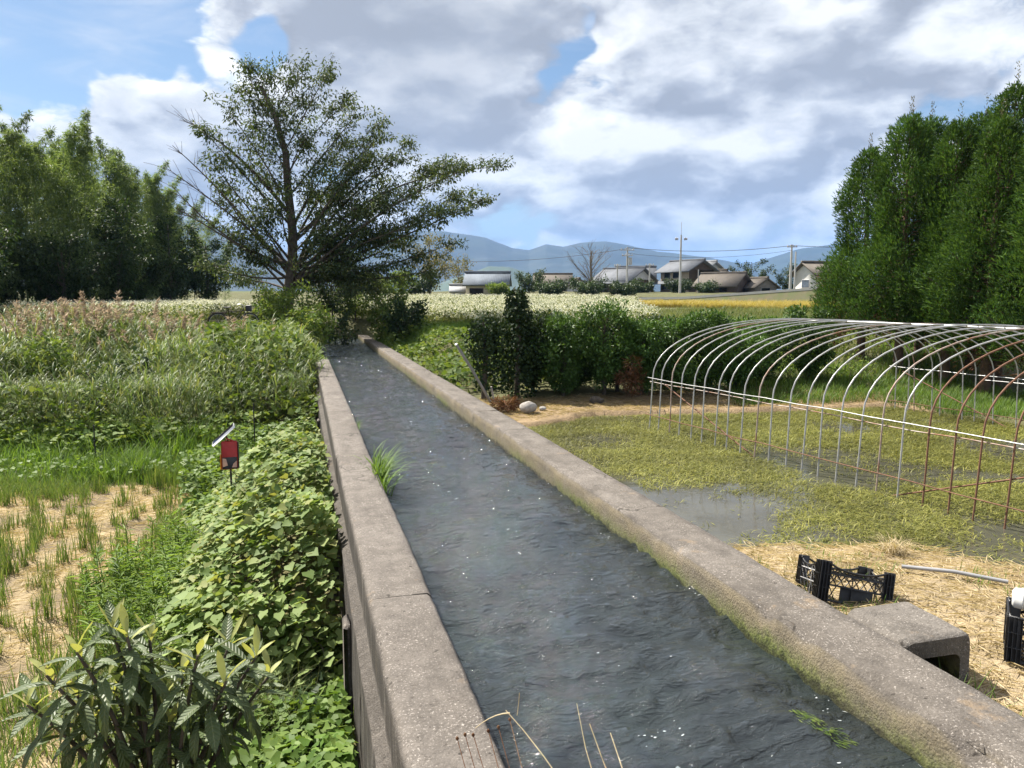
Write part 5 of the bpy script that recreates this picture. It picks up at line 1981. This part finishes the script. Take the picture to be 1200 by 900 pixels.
build('cells', xf(rb(-.175, .175, -.135, .115, .0165, .019, .001), Mp), solid('solar_cells', (.02, .03, .07), (.015, .02, .05), 20, .15), sp_)
build('bracket', tb([(0, .05, 1.22), (-.04, .04, 1.36)], .010, 6), MT['black_post'], en)
for x, y, h, lab in ((-.98, 15.95, 1.15, 'thin black fence post at the edge of the reeds near the wall'), (-3.85, 15.9, 1.0, 'thin black fence post on the grass dike before the reeds')):
    z = float(gz(x, y)[0])
    f_ = thing('fence_post', lab, 'fence post', (x, y, z - .1), 0, 'electric fence posts')
    build('post', tb([(0, 0, 0), (0, 0, h)], .013, 7), MT['black_post'], f_)
    build('insulator', tb([(0, -.012, h * .7), (0, -.05, h * .7)], .012, 6), MT['black_plastic'], f_)

# ------------------------------------------------------------------ weed stalks by the bridge edge
tag(build('weed_stalk', tb(bez((.80, 1.22, .40), (.72, 1.9, .62), (.56, 2.13, .755), 9), np.linspace(.0022, .0014, 9), 5) + tb(bez((.59, 2.11, .745), (.60, 2.12, .79), (.60, 2.12, .81), 4), .0012, 4) + tb(bez((.57, 2.12, .75), (.52, 2.14, .745), (.47, 2.15, .70), 6), np.linspace(.0024, .001, 6), 5), MT['straw']), 'thin yellow weed stalk poking up over the near canal wall', 'weed')
tag(build('weed_stalk', tb(bez((.78, 1.22, .40), (.75, 1.9, .55), (.762, 2.06, .785), 6), np.linspace(.003, .001, 6), 5) + tb(bez((.82, 1.22, .40), (.83, 1.9, .55), (.80, 2.05, .72), 6), np.linspace(.003, .0015, 6), 4) + tb(bez((.85, 1.22, .40), (.87, 1.8, .5), (.855, 2.02, .70), 6), np.linspace(.003, .0015, 6), 4), MT['straw']), 'dry brown weed stalk standing before the water', 'weed')
T = []
for i in range(6):
    c = np.array((.40 + i * .036 + rng.normal(0, .008), 2.17 + rng.normal(0, .02), .655 + .03 * rng.random()))
    T += tb([c - (0, 0, .006), c, c + (0, 0, .006)], [.002, .006, .002], 6)
    T += tb(bez((.5 + .02 * i, 1.22, .4), (.45 + .03 * i, 1.9, .45), c, 6), .0012, 4)
tag(build('seed_heads', T, MT['leaf_brown']), 'small round brown seed heads over the near end of the wall', 'weed')


# ------------------------------------------------------------------ bicycle beyond the reeds
bz = float(gz(-2.35, 29.3)[0])
bk = thing('bicycle', 'old dark bicycle standing behind the reeds by the flower strip', 'bicycle', (-2.35, 29.3, max(bz, .72)), R(3))
m_tyre = solid('tyre_rubber', (.02, .02, .02), None, 10, .8)
m_fr = solid('bicycle_paint', (.05, .025, .02), (.03, .02, .018), 10, .5)
for xw in (-.53, .53):
    wl_ = build('wheel', [(np.zeros((3, 3)), np.array([[0, 1, 2]]), 0)], m_tyre, bk, (xw, 0, .335)) if False else None
    a = np.linspace(0, 2 * math.pi, 33)
    wh = build('wheel', tb(np.stack([.325 * np.cos(a), 0 * a, .325 * np.sin(a)], 1), .021, 7, cap=False), m_tyre, bk, (xw, 0, .346))
    build('rim', tb(np.stack([.297 * np.cos(a), 0 * a, .297 * np.sin(a)], 1), .009, 5, cap=False), MT['galv'], wh)
    sp = []
    for k in range(14):
        an_ = 2 * math.pi * k / 14
        sp += tb([(0, .02 * (-1) ** k, 0), (.29 * math.cos(an_), 0, .29 * math.sin(an_))], .0022, 3)
    sp += tb([(0, -.05, 0), (0, .05, 0)], .02, 7)
    build('spokes', sp, MT['galv'], wh)
S_, BB, HD, RA, FA = (-.18, 0, .80), (-.07, 0, .31), (.34, 0, .82), (-.53, 0, .346), (.53, 0, .346)
fr = tb([S_, BB], .016) + tb([BB, HD], .019) + tb([(-.165, 0, .74), (.355, 0, .76)], .016) + tb([BB, RA], .011) + tb([S_, RA], .010) + tb([(.30, 0, .95), HD, (.39, 0, .66), FA], .016)
build('frame', fr, m_fr, bk)
build('saddle', rb(-.33, -.07, -.07, .07, .86, .91, .025) + tb([S_, (-.20, 0, .87)], .013), m_tyre, bk)
build('handlebar', tb([(.12, -.27, .98), (.24, -.24, 1.0), (.31, -.06, .97), (.31, .06, .97), (.24, .24, 1.0), (.12, .27, .98)], .012), MT['galv'], bk)
build('mudguard', tb(np.stack([.365 * np.cos(np.linspace(.3, 3.0, 12)) - .53, 0 * np.linspace(0, 1, 12), .365 * np.sin(np.linspace(.3, 3.0, 12)) + .346], 1), .014, 5), m_fr, bk)
build('basket', rb(.40, .62, -.15, .15, .74, .96, .02), MT['black_plastic'], bk)
build('rack', tb([(-.22, 0, .70), (-.75, 0, .70)], .02) + tb([(-.70, 0, .70), RA], .008), m_fr, bk)


# ------------------------------------------------------------------ village: houses
def roofmat(name, c):
    m, t, b = mat(name)
    co = t.new('ShaderNodeTexCoord').outputs['Object']
    wv = t.new('ShaderNodeTexWave', wave_type='BANDS', bands_direction='X')
    t.put(wv.inputs['Vector'], co)
    wv.inputs['Scale'].default_value = 1.6
    wv.inputs['Distortion'].default_value = .2
    f = t.rng(t.noise(co, 1.3, 5), .3, .7)
    t.put(b.inputs['Base Color'], t.mix(f, tuple(x * .75 for x in c), c))
    b.inputs['Roughness'].default_value = .85
    b.inputs['Specular IOR Level'].default_value = .15
    bn = t.new('ShaderNodeBump')
    bn.inputs['Strength'].default_value = .25
    bn.inputs['Distance'].default_value = .04
    t.put(bn.inputs['Height'], wv.outputs['Fac'])
    t.l.new(bn.outputs[0], b.inputs['Normal'])
    return m


RM = {'grey': roofmat('roof_grey_tile', (.16, .17, .19)), 'blue': roofmat('roof_blue_sheet', (.16, .185, .22)), 'brown': roofmat('roof_brown_tile', (.135, .12, .105)), 'light': roofmat('roof_pale_sheet', (.40, .41, .42))}
WM = {'cream': solid('wall_cream', (.58, .52, .40), (.50, .45, .35), 1.5, .85), 'wood': solid('wall_dark_timber', (.12, .09, .072), (.08, .06, .048), 2, .85), 'white': solid('wall_white', (.70, .69, .66), (.6, .59, .57), 1.5, .85), 'grey': solid('wall_grey', (.24, .22, .20), (.17, .155, .14), 1.5, .85), 'brownp': solid('wall_brown_plaster', (.42, .36, .28), (.34, .28, .21), 1.5, .85)}
m_glass = solid('window_glass', (.05, .06, .075), (.03, .04, .05), 1, .12, spec=.6)
m_frame = solid('window_frame', (.45, .45, .45), None, 2, .5)
m_dark = solid('dark_opening', (.02, .018, .016), None, 2, .9)


def gable(name, cat, label, loc, rotz, w, d, eave, ridge, wall, roof, gablem=None, ov=.5, windows=(), lean=None, dormer=None, sunk=1.2):
    """ridge along local x. front is -y. windows: (side, u0, u1, z0, z1, glass/dark)"""
    t = thing(name, label, cat, (loc[0], loc[1], loc[2]), rotz)
    hx, hy = w / 2, d / 2
    V = np.array([(-hx, -hy, -sunk), (hx, -hy, -sunk), (hx, hy, -sunk), (-hx, hy, -sunk), (-hx, -hy, eave), (hx, -hy, eave), (hx, hy, eave), (-hx, hy, eave)])
    F = np.array([(0, 1, 5, 4), (2, 3, 7, 6), (1, 2, 6, 5), (3, 0, 4, 7)])
    build('wall', [(V, F, 0)], WM[wall], t)
    G = np.array([(hx, -hy, eave), (hx, hy, eave), (hx, 0, ridge), (-hx, -hy, eave), (-hx, hy, eave), (-hx, 0, ridge)])
    for tri in ((0, 1, 2), (4, 3, 5)):
        build('gable', [(G[list(tri)], np.array([(0, 1, 2)]), 0)], WM[gablem or wall], t)
    sl = (ridge - eave) / hy
    th = .18
    parts = []
    for sgn in (-1, 1):
        ye, ze = sgn * (hy + ov), eave - sl * ov
        q_ = np.array([(-hx - ov, ye, ze), (hx + ov, ye, ze), (hx + ov, 0, ridge), (-hx - ov, 0, ridge)])
        q2 = q_ + np.array((0, 0, th))
        Vv = np.concatenate([q_, q2])
        parts.append((Vv, np.array([(3, 2, 1, 0), (4, 5, 6, 7), (0, 1, 5, 4), (1, 2, 6, 5), (2, 3, 7, 6), (3, 0, 4, 7)]), 0))
    rf = build('roof', parts, RM[roof], t)
    build('ridge_cap', rb(-hx - ov - .05, hx + ov + .05, -.18, .18, ridge + .10, ridge + .36, .06), RM[roof], rf)
    for side, u0, u1, z0, z1, kind in windows:
        if side == 'f':
            f_ = rb(u0, u1, -hy - .05, -hy + .05, z0, z1, .01)
            g_ = rb(u0 + .08, u1 - .08, -hy - .075, -hy - .052, z0 + .08, z1 - .08, .004)
        elif side == 'r':
            f_ = rb(hx - .05, hx + .05, u0, u1, z0, z1, .01)
            g_ = rb(hx + .052, hx + .075, u0 + .08, u1 - .08, z0 + .08, z1 - .08, .004)
        else:
            f_ = rb(-hx - .05, -hx + .05, u0, u1, z0, z1, .01)
            g_ = rb(-hx - .075, -hx - .052, u0 + .08, u1 - .08, z0 + .08, z1 - .08, .004)
        wn = build('window' if kind == 'glass' else 'doorway', f_, m_frame if kind == 'glass' else WM['wood'], t)
        build('pane' if kind == 'glass' else 'dark_inside', g_, m_glass if kind == 'glass' else m_dark, wn)  # dark panels paint the shade inside open doorways
    if lean:
        # lower lean-to roof along the front
        y0_, y1_, za, zb_ = -hy - lean[0], -hy + .0, lean[1], lean[2]
        q_ = np.array([(-hx - .3, y0_, za), (hx + .3, y0_, za), (hx + .3, y1_ - .01, zb_), (-hx - .3, y1_ - .01, zb_)])
        Vv = np.concatenate([q_, q_ + np.array((0, 0, .12))])
        build('porch_roof', [(Vv, np.array([(3, 2, 1, 0), (4, 5, 6, 7), (0, 1, 5, 4), (1, 2, 6, 5), (2, 3, 7, 6), (3, 0, 4, 7)]), 0)], RM[roof], t)
    return t


gable('barn', 'barn', 'low barn with a blue grey roof at the edge of the flower field', (20.9, 87.5, 2.0), R(-13 - 6), 4.6, 4.0, 1.35, 2.55, 'cream', 'blue', windows=[('f', -1.9, -.3, -.2, .9, 'dark'), ('f', .7, 2.1, -.2, .9, 'dark')], ov=.35)
gable('shed', 'shed', 'small pale shed half hidden beside the low barn', (17.6, 88.6, 1.9), R(-13), 1.6, 2.4, .6, 1.2, 'white', 'light', ov=.2)
gable('house', 'house', 'low brown roofed house behind the bushes in the village middle', (40.5, 123, 2.5), R(-19), 5.6, 5.5, 1.6, 3.0, 'grey', 'brown', windows=[('f', -1, .6, .3, 1.4, 'glass')])
gable('house', 'house', 'small gabled annex beside the low brown roofed house', (43.6, 121, 2.5), R(-19 - 70), 4.0, 3.6, 1.2, 2.2, 'white', 'brown', gablem='white')
gable('house', 'house', 'old farmhouse with a wide grey tiled roof beside the transformer poles', (48.3, 111.5, 2.9), R(-24 - 36), 6.6, 6.0, 1.6, 3.2, 'wood', 'grey', gablem='white', windows=[('f', -2.8, -1, .2, 1.3, 'glass'), ('f', .2, 2.2, .2, 1.3, 'glass'), ('r', -2, .4, .2, 1.3, 'glass')], lean=(1.3, .9, 1.45), ov=.7)
gable('house', 'house', 'grey roofed house between the old farmhouse and the two storey house', (53.0, 117.5, 2.6), R(-24), 5.6, 6.0, 2.0, 4.0, 'wood', 'grey', windows=[('f', -1.5, .8, .6, 1.7, 'glass')])
gable('house', 'house', 'two storey house with a dark timber gable and cream lower wall', (56.2, 106.2, 2.75), R(-27 - 50), 6.4, 4.7, 3.1, 4.4, 'brownp', 'grey', gablem='wood', windows=[('f', -2.3, -.9, 1.9, 2.8, 'glass'), ('f', -.3, 1.2, 1.9, 2.8, 'glass'), ('r', -.6, .5, 1.9, 3.0, 'glass'), ('f', -2.8, -1, .2, 1.0, 'glass')], lean=(1.5, 1.0, 1.5), ov=.7)
o = build('timber_cladding', rb(3.2, 3.26, -2.34, 2.34, -.9, 3.1, .01), WM['wood'], [q_ for q_ in bpy.data.objects if q_.get('label', '').startswith('two storey')][0])
gable('house', 'house', 'white upper storey with a pale roof rising behind the two storey house', (62.0, 112.5, 2.6), R(-29 - 40), 5.0, 4.2, 3.5, 4.7, 'white', 'light', windows=[('r', -1.2, .8, 2.3, 3.3, 'glass')], ov=.7)
gable('house', 'house', 'brown roofed wing in front of the white upper storey', (61.6, 108.0, 2.6), R(-29 - 40), 4.4, 3.8, 2.0, 3.2, 'grey', 'brown', ov=.6)
gable('shed', 'shed', 'long low timber shed with a brown roof above the ripe rice', (55.0, 93.6, 2.3), R(-31 - 26), 5.6, 4.6, 1.15, 2.6, 'wood', 'brown', windows=[('f', -2.2, -.8, .1, 1.1, 'dark'), ('f', .6, 1.8, .1, 1.1, 'dark')], ov=.5)
gable('shed', 'shed', 'small timber annex at the end of the long low shed', (58.6, 90.6, 2.3), R(-33 - 55), 3.0, 3.2, .9, 1.9, 'grey', 'brown', windows=[('r', -.8, .6, .1, .8, 'glass')], ov=.4)
gable('house', 'house', 'white gabled house with a dark roof beside the cedars', (67.2, 88.8, 2.6), R(-37 + 38), 6.0, 4.6, 2.3, 3.7, 'white', 'brown', windows=[('l', -1.0, .6, .5, 1.6, 'glass'), ('f', -1.8, .8, -.2, 1.4, 'dark')], ov=.6)


# ------------------------------------------------------------------ utility poles and wires
m_pole = solid('concrete_pole', (.50, .49, .47), (.42, .41, .39), 3, .8)
def pole(label, x, y, z, h, arms=(), transformer=False, lamps=False, r=.16):
    t = thing('utility_pole', label, 'utility pole', (x, y, z), R(-25), 'utility poles of the village')
    build('pole', tb([(0, 0, -.5), (0, 0, h)], [r, r * .62], 10), m_pole, t)
    for zz, w in arms:
        ar = build('crossarm', rb(-w, w, -.26, -.14, zz - .06, zz + .06, .01), MT['galv'], t)
        for u in (-.85, -.3, .3, .85):
            build('insulator', tb([(u * w, -.2, zz + .06), (u * w, -.2, zz + .24)], .06, 6), MT['white_paint'], ar)
    if transformer:
        build('transformer', tb([(.36, -.1, h * .62), (.36, -.1, h * .78)], .26, 12), MT['galv'], t)
    if lamps:
        for s in (-1, 1):
            build('floodlight', rb(s * .55 - .2, s * .55 + .2, -.35, -.12, h - .65, h - .35, .03), MT['galv'], t)
        build('rod', tb([(0, 0, h), (0, 0, h + 1.6)], .03, 5), MT['galv'], t)
    return t


pole('utility pole with transformer and crossarms beside the old farmhouse', 40.1, 91.6, 2.2, 6.0, ((5.6, .9), (4.9, .7)), True)
pole('plain pole standing close beside the transformer pole', 39.1, 92.4, 2.2, 3.9, ((3.6, .4),), r=.14)
pole('short utility pole before the gap between farmhouse and two storey house', 48.6, 103.0, 2.4, 4.3, ((4.0, .6),), r=.14)
pole('tallest slender pole with twin floodlights before the two storey house', 46.1, 88.8, 2.2, 7.4, (), False, True, .17)
pole('utility pole carrying the wires beside the cedars', 57.3, 82.0, 2.2, 6.0, ((5.7, .6),), r=.17)
pole('slimmer pole just behind the wire pole beside the cedars', 59.6, 84.4, 2.3, 5.2, (), r=.13)
pole('thin dark pole before the lower wall of the two storey house', 50.6, 92.4, 2.2, 3.3, (), r=.09)
m_wire = solid('cable_black', (.06, .06, .065), None, 3, .7)


def wire(label, a, b, sag, r=.022):
    a, b = np.array(a, float), np.array(b, float)
    t = np.linspace(0, 1, 15)[:, None]
    p = a + (b - a) * t
    p[:, 2] -= (4 * t * (1 - t) * sag)[:, 0]
    return tag(build('power_line', tb(p, r, 4), m_wire), label, 'power line', 'power lines across the village')


wire('upper power line strung between the transformer pole and the wire pole', (40.1, 91.4, 8.1), (57.2, 81.8, 8.05), .55, .03)
wire('power line running on from the wire pole towards the cedars', (57.2, 81.8, 8.05), (76, 70, 8.3), .5, .03)
wire('power line leading from the transformer pole across the mountain view', (40.0, 91.4, 8.0), (14, 104, 7.0), .9, .024)
wire('lower power line between the transformer pole and the wire pole', (40.1, 91.4, 7.4), (57.2, 81.8, 7.5), .7, .018)

# ------------------------------------------------------------------ road with its white edge
rp = np.array([(24, 68, 1.65), (32.5, 62, 1.78), (37, 59, 2.18), (42.2, 55.8, 2.62), (52, 50, 3.1), (70, 42, 3.3)])
t_ = np.linspace(0, 1, 40)
ss = np.concatenate([[0], np.cumsum(np.linalg.norm(np.diff(rp[:, :2], axis=0), axis=1))])
ss /= ss[-1]
rc = np.stack([np.interp(t_, ss, rp[:, k]) for k in range(3)], 1)
dr_ = unit(np.gradient(rc[:, :2], axis=0))
nr = np.stack([dr_[:, 1], -dr_[:, 0]], 1)
nr = np.where((nr @ np.array((-.5, -.85)))[:, None] < 0, -nr, nr)      # towards the viewer


def strip(o0, z0, o1, z1):
    a = np.column_stack([rc[:, :2] + nr * o0, rc[:, 2] + z0])
    b = np.column_stack([rc[:, :2] + nr * o1, rc[:, 2] + z1])
    V = np.concatenate([a, b])
    n = len(rc)
    return V, np.array([(i, i + 1, n + i + 1, n + i) for i in range(n - 1)])


struct(build('road', [(*strip(-4.5, -.02, .0, -.02), 0)], solid('asphalt', (.06, .06, .06), (.045, .045, .045), 2, .9)))
struct(build('road_bank', [(*strip(.19, -.03, 1.8, -1.5), 0), (*strip(-6.5, -1.5, -4.45, -.03), 0)], solid('bank_turf', (.10, .12, .045), (.14, .12, .07), 1.5, .95)))
kerb = struct(build('kerb', [(*strip(-.02, .16, .20, .16), 0), (*strip(.20, .16, .20, -.12), 0), (*strip(-.02, -.02, -.02, .16), 0)], solid('white_kerb', (.66, .65, .62), (.55, .54, .52), 1, .8)))

# ------------------------------------------------------------------ village trees
for lab, x, y, h, r, lf in [('dark evergreen copse behind the wire pole, its taller half', 66.5, 105, 5.2, 3.2, 'leaf_far'), ('dark evergreen copse behind the wire pole, its lower half', 71.5, 102, 4.4, 3.2, 'leaf_far'),
                            ('green copse tree at the end nearest the white house', 75.0, 99, 3.8, 2.6, 'leaf_far'), ('round bush under the bare tree', 30.0, 78.8, 1.9, 2.0, 'leaf_far'), ('dark bush beside the bare tree towards the transformer pole', 33.8, 78.5, 1.8, 2.0, 'leaf_far'),
                            ('dark bush between the barn and the bare tree', 26.5, 80.5, 1.7, 1.9, 'leaf_far'), ('clipped bush in front of the two storey house', 47.6, 92.0, 1.7, 1.7, 'leaf_far'), ('green bush at the foot of the tallest pole', 50.5, 90.2, 1.4, 1.6, 'leaf_far'),
                            ('round dark tree behind the barn', 29.0, 98, 3.0, 2.2, 'leaf_far'), ('hedge bush at the foot of the farmhouse', 43.5, 95, 1.3, 1.8, 'leaf_far'), ('small bush in front of the barn', 21.3, 84.0, 1.0, .9, 'leaf_kudzu')]:
    simple_tree('village_tree', lab, 'tree', (x, y, float(gz(x, y)[0]) - .3), (h + .3) * .9, r, 14, .4, 9, .9, 10, .36, .24, .15, MT['bark'], MT[lf], r0=.12, shape=.7)
simple_tree('thin_tree', 'thin leaved autumn tree beside the low barn', 'tree', (13.6, 84, 1.9), 6.6, 3.0, 20, .8, 8, 1.2, 6, .40, .26, .14, MT['twig'], MT['leaf_autumn'], r0=.12)
simple_tree('thin_tree', 'yellowing thin tree close behind the low barn', 'tree', (18.4, 92, 2.0), 4.6, 2.0, 14, 1.2, 7, 1.0, 5, .36, .26, .14, MT['twig'], MT['leaf_autumn'], r0=.10)
simple_tree('evergreen_bush', 'dark bushes at the foot of the thin autumn tree', 'bush', (11.6, 80, 1.8), 2.4, 2.2, 14, .3, 8, .9, 8, .36, .28, .18, MT['bark'], MT['leaf_far'], r0=.1, shape=.7)
simple_tree('evergreen_bush', 'olive bush between the tall tree and the thin autumn tree', 'bush', (8.0, 74, 1.7), 2.6, 2.4, 14, .3, 8, .9, 8, .36, .26, .16, MT['bark'], MT['leaf_kudzu'], r0=.1, shape=.7)
wd, _ = limb_tree([(0, 0, 0), (.1, 0, 1.6), (.05, 0, 3.0), (0, .1, 4.4), (.1, 0, 5.2)], .20, auto_limbs(5.9, 2.5, 30, 1.6, .8), 16, 1.1, 1, .2, .1, .1, 0, 0)
bt = thing('bare_tree', 'leafless grey tree standing above the bushes before the village', 'tree', (30.9, 80.5, float(gz(30.9, 80.5)[0]) - .2))
build('trunk', wd, MT['twig'], bt)

# ------------------------------------------------------------------ haze
hzm = bpy.data.materials.new('air_haze')
hzm.use_nodes = True
ht = NT(hzm.node_tree)
ht.n.clear()
ho = ht.new('ShaderNodeOutputMaterial')
pv_ = ht.new('ShaderNodeVolumePrincipled')
pv_.inputs['Color'].default_value = (.25, .50, 1.0, 1)
pv_.inputs['Density'].default_value = .95e-4
pv_.inputs['Anisotropy'].default_value = 0.0
ht.l.new(pv_.outputs[0], ho.inputs['Volume'])
hb = build('haze', [(*box(-12500, 12500, -12500, 12500, -12, 620), 0)], hzm)
struct(hb, 'stuff', 'thin blue air haze in front of the mountains')
